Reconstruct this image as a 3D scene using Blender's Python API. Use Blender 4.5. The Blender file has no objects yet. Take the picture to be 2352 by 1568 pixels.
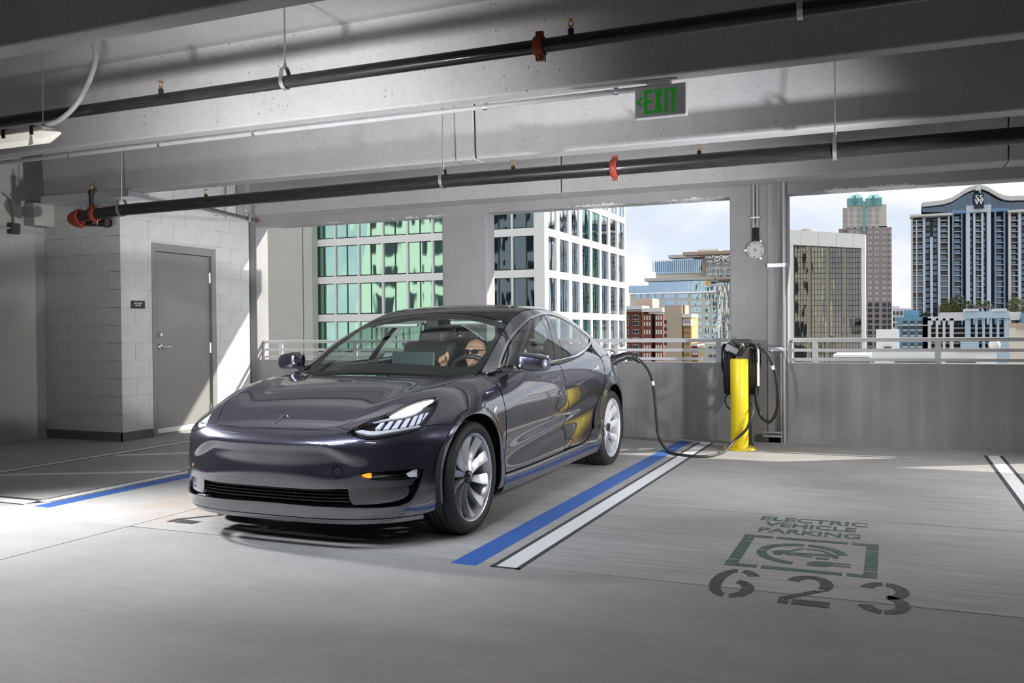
import bpy, math, random
import numpy as np
from mathutils import Vector, Matrix
from mathutils.geometry import delaunay_2d_cdt
random.seed(7); np.random.seed(7)
scene = bpy.context.scene
COL = scene.collection

# ------------------------------------------------------------------ camera
F_PX, PITCH, ROLL, YAW, CAM_H = 2055.65, -0.0123135, -0.00818455, 0.4006375, 1.20628
def make_camera():
    cd = bpy.data.cameras.new('camera'); co = bpy.data.objects.new('camera', cd); COL.objects.link(co)
    f = Vector((-math.sin(YAW)*math.cos(PITCH), math.cos(YAW)*math.cos(PITCH), math.sin(PITCH)))
    r = Vector((math.cos(YAW), math.sin(YAW), 0)); u = r.cross(f)
    r2 = math.cos(ROLL)*r + math.sin(ROLL)*u; u2 = -math.sin(ROLL)*r + math.cos(ROLL)*u
    m = Matrix((r2, u2, -f)).transposed().to_4x4(); m.translation = (0, 0, CAM_H)
    co.matrix_world = m
    cd.sensor_width = 36; cd.lens = F_PX/2352*36; cd.clip_start = .05; cd.clip_end = 2000
    scene.camera = co
make_camera()

# ------------------------------------------------------------------ exposure, sky, lights
vs = scene.view_settings
vs.view_transform = 'Standard'; vs.look = 'None'; vs.gamma = 1; vs.use_curve_mapping = False
vs.exposure = 0.0
def make_world():
    w = bpy.data.worlds.new('sky'); scene.world = w; w.use_nodes = True
    nt = w.node_tree; N = nt.nodes; L = nt.links; N.clear()
    out = N.new('ShaderNodeOutputWorld'); bg = N.new('ShaderNodeBackground')
    tc = N.new('ShaderNodeTexCoord'); mp = N.new('ShaderNodeMapping'); mp.inputs['Scale'].default_value = (1.0, 1.0, 2.6)
    L.new(tc.outputs['Generated'], mp.inputs['Vector'])
    n1 = N.new('ShaderNodeTexNoise'); n1.inputs['Scale'].default_value = 3.2; n1.inputs['Detail'].default_value = 9
    n1.inputs['Roughness'].default_value = .56; n1.inputs['Distortion'].default_value = .5
    L.new(mp.outputs['Vector'], n1.inputs['Vector'])
    r1 = N.new('ShaderNodeValToRGB'); r1.color_ramp.elements[0].position = .30; r1.color_ramp.elements[1].position = .54
    L.new(n1.outputs['Fac'], r1.inputs['Fac'])
    n2 = N.new('ShaderNodeTexNoise'); n2.inputs['Scale'].default_value = 6; n2.inputs['Detail'].default_value = 8
    L.new(mp.outputs['Vector'], n2.inputs['Vector'])
    cl = N.new('ShaderNodeMix'); cl.data_type = 'RGBA'
    cl.inputs[6].default_value = (.70, .74, .81, 1); cl.inputs[7].default_value = (1.0, 1.0, 1.0, 1)
    r2 = N.new('ShaderNodeValToRGB'); r2.color_ramp.elements[0].position = .35; r2.color_ramp.elements[1].position = .6
    L.new(n2.outputs['Fac'], r2.inputs['Fac']); L.new(r2.outputs['Color'], cl.inputs[0])
    sx = N.new('ShaderNodeSeparateXYZ'); L.new(tc.outputs['Generated'], sx.inputs[0])
    rz = N.new('ShaderNodeValToRGB'); e = rz.color_ramp.elements
    e[0].position = 0; e[0].color = (.66, .76, .92, 1); e[1].position = .7; e[1].color = (.20, .38, .72, 1)
    L.new(sx.outputs['Z'], rz.inputs['Fac'])
    mx = N.new('ShaderNodeMix'); mx.data_type = 'RGBA'
    L.new(r1.outputs['Color'], mx.inputs[0]); L.new(rz.outputs['Color'], mx.inputs[6]); L.new(cl.outputs[2], mx.inputs[7])
    L.new(mx.outputs[2], bg.inputs['Color']); bg.inputs['Strength'].default_value = SKY
    L.new(bg.outputs[0], out.inputs['Surface'])
SKY = 1.12
make_world()
def lamp(name, kind, loc, target=None, energy=100, color=(1,1,1), size=1.0, sizey=None, spot=60, blend=1.0, direction=None, angle=.5):
    ld = bpy.data.lights.new(name, kind); lo = bpy.data.objects.new(name, ld); COL.objects.link(lo)
    lo.location = loc; d = Vector(direction) if direction else Vector(target)-Vector(loc)
    lo.rotation_euler = d.to_track_quat('-Z', 'Y').to_euler()
    ld.energy = energy; ld.color = color
    if kind == 'AREA':
        ld.shape = 'RECTANGLE'; ld.size = size; ld.size_y = sizey or size
    elif kind == 'SPOT':
        ld.spot_size = math.radians(spot); ld.spot_blend = blend; ld.shadow_soft_size = size
    elif kind == 'SUN':
        ld.angle = math.radians(angle)
    return lo
lamp('sun', 'SUN', (20, 25, 30), direction=(-1.7, -1, -1.15), energy=7.0, color=(1, .95, .85), angle=.55)
# the photographer's strobes, out of frame: low at the left, high at the right by the next column, a softbox over the bonnet
lamp('strobe_left', 'SPOT', (-3.32, 2.5, 1.4), target=(-3.9, 6.3, 2.0), energy=720, color=(1, .985, .98), size=.12, spot=92, blend=1.0)
lamp('strobe_right_low', 'SPOT', (1.6, 5.6, .8), target=(-2.8, 7.4, 1.95), energy=1350, color=(.97, .985, 1), size=.10, spot=78, blend=1.0)
lamp('strobe_right_high', 'SPOT', (2.5, 7.35, 2.62), target=(-.1, 7.1, .0), energy=480, color=(1, .98, .97), size=.10, spot=110, blend=.9)
lamp('strobe_floor_left', 'SPOT', (-6.3, 4.1, 2.35), target=(-4.6, 3.6, 0), energy=820, color=(1, .99, .98), size=.15, spot=88, blend=1.0)
lamp('door_wall_fill', 'SPOT', (1.9, 8.6, 2.3), target=(-7.9, 8.75, 1.25), energy=800, color=(.97, .99, 1), size=.10, spot=26, blend=1.0)  # added fill for the door wall, makes up for weak daylight
for _x in (-2.6, .6): lamp('near_floor_fill', 'AREA', (_x, .75, 2.68), target=(_x, .75, 0), energy=26, color=(1, .97, .93), size=1.2, sizey=.12)   # fill lamps added behind the camera to brighten the near floor
sb = lamp('softbox_front', 'AREA', (-2.9, 2.2, 2.5), target=(-3.0, 4.5, .75), energy=30, color=(.84, .91, 1), size=2.2, sizey=.3)
sb.data.spread = math.radians(75)

# ------------------------------------------------------------------ helpers: materials
MATS = {}
def nodes(m):
    m.use_nodes = True; nt = m.node_tree
    return nt, nt.nodes, nt.links, nt.nodes['Principled BSDF']
def pm(name, base, rough=.5, metal=0, var=0, vscale=6, bump=0, bscale=40, coat=0, emit=None, estr=0, spec=.5, var_col=None, stretch=(1,1,1), detail=6, transm=0, ior=1.45):
    if name in MATS: return MATS[name]
    m = bpy.data.materials.new(name); nt, N, L, b = nodes(m)
    c = tuple(base)+(1,) if len(base) == 3 else base
    b.inputs['Base Color'].default_value = c; b.inputs['Roughness'].default_value = rough
    b.inputs['Metallic'].default_value = metal; b.inputs['Specular IOR Level'].default_value = spec
    b.inputs['Coat Weight'].default_value = coat; b.inputs['Coat Roughness'].default_value = .03
    b.inputs['Transmission Weight'].default_value = transm; b.inputs['IOR'].default_value = ior
    if emit: b.inputs['Emission Color'].default_value = tuple(emit)+(1,); b.inputs['Emission Strength'].default_value = estr
    if var or bump:
        tc = N.new('ShaderNodeTexCoord'); mp = N.new('ShaderNodeMapping'); mp.inputs['Scale'].default_value = stretch
        L.new(tc.outputs['Object'], mp.inputs['Vector'])
    if var:
        n = N.new('ShaderNodeTexNoise'); n.inputs['Scale'].default_value = vscale; n.inputs['Detail'].default_value = detail; n.inputs['Roughness'].default_value = .62
        L.new(mp.outputs[0], n.inputs['Vector'])
        r = N.new('ShaderNodeMapRange'); r.inputs['From Min'].default_value = .3; r.inputs['From Max'].default_value = .7
        L.new(n.outputs['Fac'], r.inputs['Value'])
        mx = N.new('ShaderNodeMix'); mx.data_type = 'RGBA'
        mx.inputs[6].default_value = tuple(max(0, v*(1-var)) for v in c[:3])+(1,)
        mx.inputs[7].default_value = tuple(var_col)+(1,) if var_col else tuple(v*(1+var) for v in c[:3])+(1,)
        L.new(r.outputs[0], mx.inputs[0]); L.new(mx.outputs[2], b.inputs['Base Color'])
    if bump:
        n = N.new('ShaderNodeTexNoise'); n.inputs['Scale'].default_value = bscale; n.inputs['Detail'].default_value = 4
        L.new(mp.outputs[0], n.inputs['Vector'])
        bm = N.new('ShaderNodeBump'); bm.inputs['Strength'].default_value = bump; bm.inputs['Distance'].default_value = .01
        L.new(n.outputs['Fac'], bm.inputs['Height']); L.new(bm.outputs[0], b.inputs['Normal'])
    MATS[name] = m; return m

def concrete(name, base, pits=.5, streak=.0, rough=.85, blotch=.12, coord='Object', tint=(1, .98, .95)):
    """cast concrete: blotches, fine grain, small dark pits, optional vertical streaks"""
    if name in MATS: return MATS[name]
    m = bpy.data.materials.new(name); nt, N, L, b = nodes(m)
    tc = N.new('ShaderNodeNewGeometry')
    def noise(scale, detail=6, rough_=.6, st=(1,1,1)):
        mp = N.new('ShaderNodeMapping'); mp.inputs['Scale'].default_value = st
        L.new(tc.outputs['Position'], mp.inputs['Vector'])
        n = N.new('ShaderNodeTexNoise'); n.inputs['Scale'].default_value = scale; n.inputs['Detail'].default_value = detail; n.inputs['Roughness'].default_value = rough_
        L.new(mp.outputs[0], n.inputs['Vector']); return n.outputs['Fac']
    def rng(v, a, bb, c, d):
        r = N.new('ShaderNodeMapRange'); r.inputs[1].default_value = a; r.inputs[2].default_value = bb; r.inputs[3].default_value = c; r.inputs[4].default_value = d
        L.new(v, r.inputs[0]); return r.outputs[0]
    def mul(a, bb):
        k = N.new('ShaderNodeMath'); k.operation = 'MULTIPLY'; L.new(a, k.inputs[0]); L.new(bb, k.inputs[1]); return k.outputs[0]
    v = mul(rng(noise(.9), .3, .7, 1-blotch, 1+blotch), rng(noise(55, 3), .3, .7, .93, 1.07))
    if streak: v = mul(v, rng(noise(5, 5, .7, (1.6, 1.6, .06)), .35, .7, 1-streak, 1+streak*.6))
    if pits:
        vo = N.new('ShaderNodeTexVoronoi'); vo.inputs['Scale'].default_value = 16; vo.inputs['Randomness'].default_value = 1
        L.new(tc.outputs['Position'], vo.inputs['Vector'])
        p = rng(vo.outputs['Distance'], .06, .14, 1-pits, 1)
        gate = rng(noise(1.4), .44, .56, 0, 1)
        k = N.new('ShaderNodeMix'); k.data_type = 'FLOAT'; L.new(gate, k.inputs[0]); k.inputs[2].default_value = 1; L.new(p, k.inputs[3])
        v = mul(v, k.outputs[0])
    sc = N.new('ShaderNodeVectorMath'); sc.operation = 'SCALE'
    mx = N.new('ShaderNodeMix'); mx.data_type = 'RGBA'; mx.inputs[6].default_value = tuple(base)+(1,)
    mx.inputs[7].default_value = tuple(base[i]*tint[i] for i in range(3))+(1,)
    L.new(rng(noise(.6, 4), .35, .65, 0, 1), mx.inputs[0])
    L.new(mx.outputs[2], sc.inputs[0]); L.new(v, sc.inputs['Scale']); L.new(sc.outputs[0], b.inputs['Base Color'])
    b.inputs['Roughness'].default_value = rough; b.inputs['Specular IOR Level'].default_value = .3
    bm = N.new('ShaderNodeBump'); bm.inputs['Strength'].default_value = .25; bm.inputs['Distance'].default_value = .004
    L.new(noise(90, 4), bm.inputs['Height']); L.new(bm.outputs[0], b.inputs['Normal'])
    MATS[name] = m; return m

# ------------------------------------------------------------------ helpers: meshes
class MB:
    def __init__(s): s.v = []; s.f = []
    def add(s, vs_, fs):
        o = len(s.v); s.v += [tuple(map(float, q)) for q in vs_]; s.f += [tuple(i+o for i in q) for q in fs]; return s
    def box(s, x0, x1, y0, y1, z0, z1):
        x0, x1 = sorted((x0, x1)); y0, y1 = sorted((y0, y1)); z0, z1 = sorted((z0, z1))
        return s.add([(x0,y0,z0),(x1,y0,z0),(x1,y1,z0),(x0,y1,z0),(x0,y0,z1),(x1,y0,z1),(x1,y1,z1),(x0,y1,z1)],
                     [(3,2,1,0),(4,5,6,7),(0,1,5,4),(1,2,6,5),(2,3,7,6),(3,0,4,7)])
    def cbox(s, c, d):
        return s.box(c[0]-d[0]/2, c[0]+d[0]/2, c[1]-d[1]/2, c[1]+d[1]/2, c[2]-d[2]/2, c[2]+d[2]/2)
    def tube(s, pts, r, n=12, caps=True, closed=False):
        P = [Vector(p) for p in pts]; k = len(P); rr = r if hasattr(r, '__len__') else [r]*k
        T = []
        for i in range(k):
            a = P[(i-1) % k] if (closed or i > 0) else P[i]; b = P[(i+1) % k] if (closed or i < k-1) else P[i]
            t = (b-a); T.append(t.normalized() if t.length > 1e-9 else Vector((0,0,1)))
        up = Vector((0,0,1)) if abs(T[0].z) < .9 else Vector((1,0,0))
        nrm = (up-T[0]*up.dot(T[0])).normalized(); vs_ = []; fs = []
        for i in range(k):
            if i: nrm = (nrm-T[i]*nrm.dot(T[i])); nrm = nrm.normalized() if nrm.length > 1e-6 else Vector((1,0,0))
            bi = T[i].cross(nrm)
            for j in range(n):
                a = 2*math.pi*j/n; vs_.append(P[i]+(nrm*math.cos(a)+bi*math.sin(a))*rr[i])
        m = k if closed else k-1
        for i in range(m):
            for j in range(n):
                a, b = i*n+j, i*n+(j+1) % n; c, d = ((i+1) % k)*n+(j+1) % n, ((i+1) % k)*n+j
                fs.append((a, b, c, d))
        if caps and not closed: fs.append(tuple(range(n))[::-1]); fs.append(tuple(range((k-1)*n, k*n)))
        return s.add(vs_, fs)
    def cyl(s, a, b, r, n=20, r2=None):
        return s.tube([a, b], [r, r if r2 is None else r2], n)
    def lathe(s, prof, axis_o, axis_d, n=32, closed=False, start=0, sweep=2*math.pi):
        """prof: list of (radius, height along axis)"""
        o = Vector(axis_o); d = Vector(axis_d).normalized(); up = Vector((0,0,1)) if abs(d.z) < .9 else Vector((1,0,0))
        e1 = (up-d*up.dot(d)).normalized(); e2 = d.cross(e1); k = len(prof); vs_ = []; fs = []
        full = abs(sweep-2*math.pi) < 1e-6; nn = n if full else n+1
        for j in range(nn):
            a = start+sweep*j/n; u = e1*math.cos(a)+e2*math.sin(a)
            for (r, h) in prof: vs_.append(o+u*r+d*h)
        for j in range(n):
            j2 = (j+1) % nn
            for i in range(k if closed else k-1):
                i2 = (i+1) % k; fs.append((j*k+i, j2*k+i, j2*k+i2, j*k+i2))
        return s.add(vs_, fs)
    def prism(s, poly, fn, d0, d1):
        """poly: 2D points; fn(u,v,d) -> xyz ; extruded from d0 to d1"""
        n = len(poly)
        vs_ = [fn(u, v, d0) for u, v in poly]+[fn(u, v, d1) for u, v in poly]
        fs = [tuple(range(n)), tuple(range(2*n-1, n-1, -1))]+[(i, i+n, (i+1) % n+n, (i+1) % n) for i in range(n)]
        return s.add(vs_, fs)
    def grid(s, P):
        """P[i][j] points"""
        a, b = len(P), len(P[0]); vs_ = [p for row in P for p in row]
        return s.add(vs_, [(i*b+j, (i+1)*b+j, (i+1)*b+j+1, i*b+j+1) for i in range(a-1) for j in range(b-1)])
    def ell(s, c, r, n=16, m=10, zmin=-1.0):
        vs_ = []; fs = []
        for i in range(m+1):
            t = math.pi*i/m
            for j in range(n):
                a = 2*math.pi*j/n
                vs_.append((c[0]+r[0]*math.sin(t)*math.cos(a), c[1]+r[1]*math.sin(t)*math.sin(a), c[2]+r[2]*math.cos(t)))
        for i in range(m):
            for j in range(n): fs.append((i*n+j, (i+1)*n+j, (i+1)*n+(j+1) % n, i*n+(j+1) % n))
        return s.add(vs_, fs)
    def mesh(s, name, mat, smooth=False):
        me = bpy.data.meshes.new(name); me.from_pydata(s.v, [], s.f); me.validate(); me.update()
        if mat: me.materials.append(mat)
        if smooth is True or smooth == 'auto':
            me.polygons.foreach_set('use_smooth', [True]*len(me.polygons))
            if smooth == 'auto': me.set_sharp_from_angle(angle=math.radians(38))
        return me
    def build(s, name, mat, parent=None, smooth=False, bevel=0, seg=2, fix=False):
        me = s.mesh(name, mat, smooth)
        o = link(name, me, parent)
        if fix:
            import bmesh; bm = bmesh.new(); bm.from_mesh(me); bmesh.ops.recalc_face_normals(bm, faces=bm.faces); bm.to_mesh(me); bm.free()
        if bevel:
            b = o.modifiers.new('bevel', 'BEVEL'); b.width = bevel; b.segments = seg; b.limit_method = 'ANGLE'; b.angle_limit = math.radians(40); b.harden_normals = False
        return o
def link(name, data, parent=None, loc=None, rot=None, scale=None):
    o = bpy.data.objects.new(name, data); COL.objects.link(o)
    if parent: o.parent = parent
    if loc is not None: o.location = loc
    if rot is not None: o.rotation_euler = rot
    if scale is not None: o.scale = scale
    return o
def tag(o, label=None, cat=None, group=None, kind=None):
    if label: o['label'] = label
    if cat: o['category'] = cat
    if group: o['group'] = group
    if kind: o['kind'] = kind
    return o
def thing(name, label, cat, loc=(0,0,0), group=None, rotz=0):
    o = link(name, None, None, loc, (0, 0, rotz)); o.empty_display_size = .1
    return tag(o, label, cat, group)
def struct(o): o['kind'] = 'structure'; return o
def copy_tree(o, parent=None):
    c = o.copy(); COL.objects.link(c); c.parent = parent
    for ch in list(o.children): copy_tree(ch, c)
    return c
def catmull(pts, n=8, closed=False):
    P = [Vector(p) for p in pts]; k = len(P); out = []
    for i in range(k if closed else k-1):
        p0 = P[(i-1) % k] if (closed or i > 0) else P[0]*2-P[1]; p1 = P[i]; p2 = P[(i+1) % k]
        p3 = P[(i+2) % k] if (closed or i < k-2) else P[-1]*2-P[-2]
        for j in range(n):
            t = j/n
            out.append(.5*((2*p1)+(p2-p0)*t+(2*p0-5*p1+4*p2-p3)*t*t+(3*p1-p0-3*p2+p3)*t**3))
    if not closed: out.append(P[-1])
    return out
def text_mesh(txt, size=1, extrude=0, bold=0, align='CENTER', spacing=1.0, linesp=1.0):
    cu = bpy.data.curves.new('lettering', 'FONT'); cu.body = txt; cu.size = size; cu.extrude = extrude; cu.offset = bold
    cu.align_x = align; cu.align_y = 'CENTER'; cu.space_character = spacing; cu.space_line = linesp; cu.resolution_u = 4
    o = bpy.data.objects.new('tmp_text', cu); COL.objects.link(o)
    dg = bpy.context.evaluated_depsgraph_get(); me = bpy.data.meshes.new_from_object(o.evaluated_get(dg))
    bpy.data.objects.remove(o); return me
def text_obj(name, txt, mat, parent, origin, ex, ey, size, extrude=.001, bold=0, align='CENTER', spacing=1.0, linesp=1.0, fitw=None):
    """lettering laid in the plane spanned by ex (reading direction) and ey (up)"""
    me = text_mesh(txt, 1, extrude/size, bold, align, spacing, linesp); me.materials.clear(); me.materials.append(mat)
    X = Vector(ex).normalized(); Y = Vector(ey).normalized(); Z = X.cross(Y)
    co = np.zeros(len(me.vertices)*3); me.vertices.foreach_get('co', co); co = co.reshape(-1, 3)
    w = co[:, 0].max()-co[:, 0].min(); sx = (fitw/w) if fitw else size
    R = np.array([X, Y, Z]); p = co*np.array([sx, size, size]); q = p@R+np.array(origin)
    me.vertices.foreach_set('co', q.ravel()); me.update()
    return link(name, me, parent)
# ================================================================== THE GARAGE
M_conc = concrete('cast_concrete', (.35, .348, .362), pits=.45, streak=.05)
M_beam = concrete('beam_concrete', (.45, .45, .465), pits=.6, streak=.03)
M_wall = concrete('parapet_concrete', (.36, .36, .375), pits=.25, streak=.16)
M_cmu = pm('painted_block', (.66, .66, .655), rough=.75, var=.05, vscale=9, bump=.3, bscale=160)
M_mortar = pm('painted_mortar', (.58, .58, .575), rough=.85)
M_base = pm('base_paint', (.16, .15, .135), rough=.7, var=.15, vscale=12)
M_lwall = concrete('left_wall_paint', (.46, .455, .44), pits=0, blotch=.05)
M_galv = pm('galvanised', (.62, .64, .67), rough=.35, metal=.9, var=.12, vscale=30)
M_white_metal = pm('rail_paint', (.72, .73, .76), rough=.45, var=.04, vscale=20)
M_grey_pvc = pm('grey_conduit', (.42, .42, .44), rough=.5, var=.08, vscale=15)
M_black = pm('black_plastic', (.015, .015, .017), rough=.42)
M_rubber = pm('black_rubber', (.02, .02, .021), rough=.62)
M_pipe = pm('black_steel_pipe', (.022, .02, .02), rough=.33, metal=.0, coat=.25, var=.5, vscale=25, stretch=(.3, 3, 3))
M_red = pm('red_coupling', (.32, .05, .03), rough=.5, var=.25, vscale=30)
M_brass = pm('brass', (.55, .36, .16), rough=.35, metal=.9)
M_steel = pm('bright_steel', (.75, .75, .76), rough=.22, metal=1)
M_dark = pm('dark_void', (.01, .01, .011), rough=.9)
M_yellow = pm('safety_yellow', (.90, .68, .01), rough=.38, coat=.2, var=.04, vscale=8)

def floor_material():
    m = bpy.data.materials.new('broomed_floor'); nt, N, L, b = nodes(m)
    g = N.new('ShaderNodeNewGeometry')
    def noise(scale, st=(1,1,1), detail=6, r=.6):
        mp = N.new('ShaderNodeMapping'); mp.inputs['Scale'].default_value = st; L.new(g.outputs['Position'], mp.inputs['Vector'])
        n = N.new('ShaderNodeTexNoise'); n.inputs['Scale'].default_value = scale; n.inputs['Detail'].default_value = detail; n.inputs['Roughness'].default_value = r
        L.new(mp.outputs[0], n.inputs['Vector']); return n.outputs['Fac']
    def rng(v, a, bb, c, d):
        r = N.new('ShaderNodeMapRange'); r.inputs[1].default_value = a; r.inputs[2].default_value = bb; r.inputs[3].default_value = c; r.inputs[4].default_value = d
        L.new(v, r.inputs[0]); return r.outputs[0]
    def mth(op, a, bb):
        k = N.new('ShaderNodeMath'); k.operation = op
        for i, q in enumerate((a, bb)):
            if isinstance(q, (int, float)): k.inputs[i].default_value = q
            else: L.new(q, k.inputs[i])
        return k.outputs[0]
    sp = N.new('ShaderNodeSeparateXYZ'); L.new(g.outputs['Position'], sp.inputs[0])
    broom = rng(noise(9, (.12, 3.2, 1), 5, .7), .3, .7, -1, 1)
    speck = rng(noise(170, (.8, 1.2, 1), 3, .8), .3, .7, -1, 1)
    # broomed texture is strong to the right of the left bay and beyond the front joint, trowelled elsewhere
    zone = mth('MULTIPLY', rng(sp.outputs['X'], -4.5, -3.6, .12, 1), rng(sp.outputs['Y'], 4.19, 4.24, .3, 1))
    dirty = rng(noise(.8, (1, 1, 1), 7), .35, .7, .88, 1.1)
    dirt2 = rng(noise(2.7, (.5, 1, 1), 8, .7), .35, .75, .9, 1.06)
    v = mth('ADD', 1, mth('MULTIPLY', zone, mth('ADD', mth('MULTIPLY', broom, .20), mth('MULTIPLY', speck, .22))))
    v = mth('ADD', v, mth('MULTIPLY', speck, .11))
    v = mth('MULTIPLY', mth('MULTIPLY', v, dirty), dirt2)
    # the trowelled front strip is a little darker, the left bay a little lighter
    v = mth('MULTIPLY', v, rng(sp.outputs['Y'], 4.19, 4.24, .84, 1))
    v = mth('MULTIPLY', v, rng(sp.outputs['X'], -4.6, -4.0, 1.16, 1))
    # rusty stain in front of the bay to the left of the car
    vd = N.new('ShaderNodeVectorMath'); vd.operation = 'DISTANCE'; L.new(g.outputs['Position'], vd.inputs[0]); vd.inputs[1].default_value = (-4.45, 4.95, 0)
    st = mth('MULTIPLY', rng(vd.outputs['Value'], .15, .75, 1, 0), rng(noise(3.1), .42, .62, 0, 1))
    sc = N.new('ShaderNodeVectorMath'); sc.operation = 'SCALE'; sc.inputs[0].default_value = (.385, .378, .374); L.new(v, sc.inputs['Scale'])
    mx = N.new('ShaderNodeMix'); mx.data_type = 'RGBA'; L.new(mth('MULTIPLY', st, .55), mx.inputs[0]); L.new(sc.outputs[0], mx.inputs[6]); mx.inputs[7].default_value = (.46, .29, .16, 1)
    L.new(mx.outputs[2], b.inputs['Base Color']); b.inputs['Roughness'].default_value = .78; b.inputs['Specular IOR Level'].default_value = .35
    h = mth('ADD', mth('MULTIPLY', mth('MULTIPLY', broom, zone), .6), mth('MULTIPLY', speck, .35))
    bm = N.new('ShaderNodeBump'); bm.inputs['Strength'].default_value = .35; bm.inputs['Distance'].default_value = .004; L.new(h, bm.inputs['Height']); L.new(bm.outputs[0], b.inputs['Normal'])
    return m
M_floor = floor_material()

# floor: slab panels with open joints between them, over a dark sub-base
YB = 9.8
floor = struct(MB().box(-9.3, 32, -32, YB+.25, -.4, -.012).build('floor', M_dark))
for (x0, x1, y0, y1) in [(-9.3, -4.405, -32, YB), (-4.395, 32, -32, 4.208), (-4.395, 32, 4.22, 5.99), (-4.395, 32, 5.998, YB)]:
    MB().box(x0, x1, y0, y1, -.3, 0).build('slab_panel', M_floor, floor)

# ceiling slab with the stems of the double tees
ceil = struct(MB().box(-9.3, 32, -32, YB+.25, 3.3, 3.55).build('ceiling', M_conc))
def stem_beam(x0, x1, y0, y1, zb, zt=3.32, taper=.035, mat=M_beam):
    MB().add([(x0,y0+taper,zb),(x1,y0+taper,zb),(x1,y1-taper,zb),(x0,y1-taper,zb),(x0,y0,zt),(x1,y0,zt),(x1,y1,zt),(x0,y1,zt)],
             [(3,2,1,0),(4,5,6,7),(0,1,5,4),(1,2,6,5),(2,3,7,6),(3,0,4,7)]).build('beam', mat, ceil, bevel=.012)
for y in [1.45-1.85*k for k in range(18)]: stem_beam(-9.07, 32, y, y+.2, 2.72)
stem_beam(-9.07, 32, 3.28, 3.50, 2.72)
stem_beam(-9.07, 32, 5.20, 5.40, 2.70)
stem_beam(-8.69, -3.382, 7.14, 7.42, 2.72); stem_beam(-3.37, 32, 7.14, 7.42, 2.72)
stem_beam(-7.88, -3.382, 9.40, 9.82, 2.73, taper=.0); stem_beam(-3.37, 1.0, 9.40, 9.82, 2.73, taper=.0); stem_beam(1.01, 32, 9.40, 9.82, 2.73, taper=.0)

# back wall: parapet, columns, spandrel
def chipped(src):
    """the spandrel's paint has flaked to white along its lower edge"""
    m = src.copy(); m.name = 'chipped_concrete'; nt = m.node_tree; N = nt.nodes; L = nt.links; b = N['Principled BSDF']
    old = b.inputs['Base Color'].links[0].from_socket; g = N.new('ShaderNodeNewGeometry'); sx = N.new('ShaderNodeSeparateXYZ'); L.new(g.outputs['Position'], sx.inputs[0])
    n1 = N.new('ShaderNodeTexNoise'); n1.inputs['Scale'].default_value = 1.1; n1.inputs['Detail'].default_value = 3; n2 = N.new('ShaderNodeTexNoise'); n2.inputs['Scale'].default_value = 28; n2.inputs['Detail'].default_value = 6; n2.inputs['Roughness'].default_value = .7
    L.new(g.outputs['Position'], n1.inputs['Vector']); L.new(g.outputs['Position'], n2.inputs['Vector'])
    def mt(op, a, c):
        k = N.new('ShaderNodeMath'); k.operation = op
        for i, q in enumerate((a, c)):
            if isinstance(q, (int, float)): k.inputs[i].default_value = q
            else: L.new(q, k.inputs[i])
        return k.outputs[0]
    lim = mt('ADD', 2.60, mt('ADD', mt('MULTIPLY', mt('SUBTRACT', n1.outputs['Fac'], .46), .22), mt('MULTIPLY', mt('SUBTRACT', n2.outputs['Fac'], .45), .10)))
    mk = mt('GREATER_THAN', lim, sx.outputs['Z']); mx = N.new('ShaderNodeMix'); mx.data_type = 'RGBA'; L.new(mk, mx.inputs[0]); L.new(old, mx.inputs[6]); mx.inputs[7].default_value = (.72, .73, .75, 1); L.new(mx.outputs[2], b.inputs['Base Color'])
    return m
M_span = chipped(M_conc)
wb = struct(link('wall_back', None)); YO = YB+.25
MB().box(-9.3, 32, YB, YO, 0, .838).build('parapet', M_wall, wb, bevel=.012)
MB().box(-9.3, 32, YB-.012, YB+.05, 0, .055).build('kerb', M_wall, wb)
MB().box(-9.3, 32, YB, YO, 2.62, 3.6).build('spandrel', M_span, wb, bevel=.01)
for (a, c) in [(-9.3, -7.89), (-5.074, -4.475), (-1.596, -.998), (1.88, 2.48), (5.36, 32)]:
    MB().box(a, c, YB+.002, YO-.002, .8, 2.7).build('column', M_conc, wb, bevel=.012)
# thickened part of the column by the charger, with its runs of drips
MB().box(-1.20, -1.045, YB-.012, YB+.1, 0, 2.75).build('pilaster', concrete('dripped_concrete', (.36, .36, .375), pits=.1, streak=.35), wb)
# unseen slab added outside to cut the sun patch on the door wall
MB().box(-4.5, 32, 10.05, 11.9, 4.05, 4.35).build('sun_blocker', M_conc, wb)

# left walls
wl = struct(MB().box(-9.35, -9.07, -32, 9.9, 0, 3.35).build('wall_left', M_lwall))
MB().box(-9.07, -8.9, 7.22, 7.49, 2.44, 2.70).build('corbel', M_lwall, wl, bevel=.01)
wr = struct(MB().box(31.8, 32.1, -32, 9.9, 0, 3.35).build('wall_right', M_lwall))
wn = struct(MB().box(-9.35, 32.1, -32.3, -32, 0, 3.35).build('wall_near', M_lwall))
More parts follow.
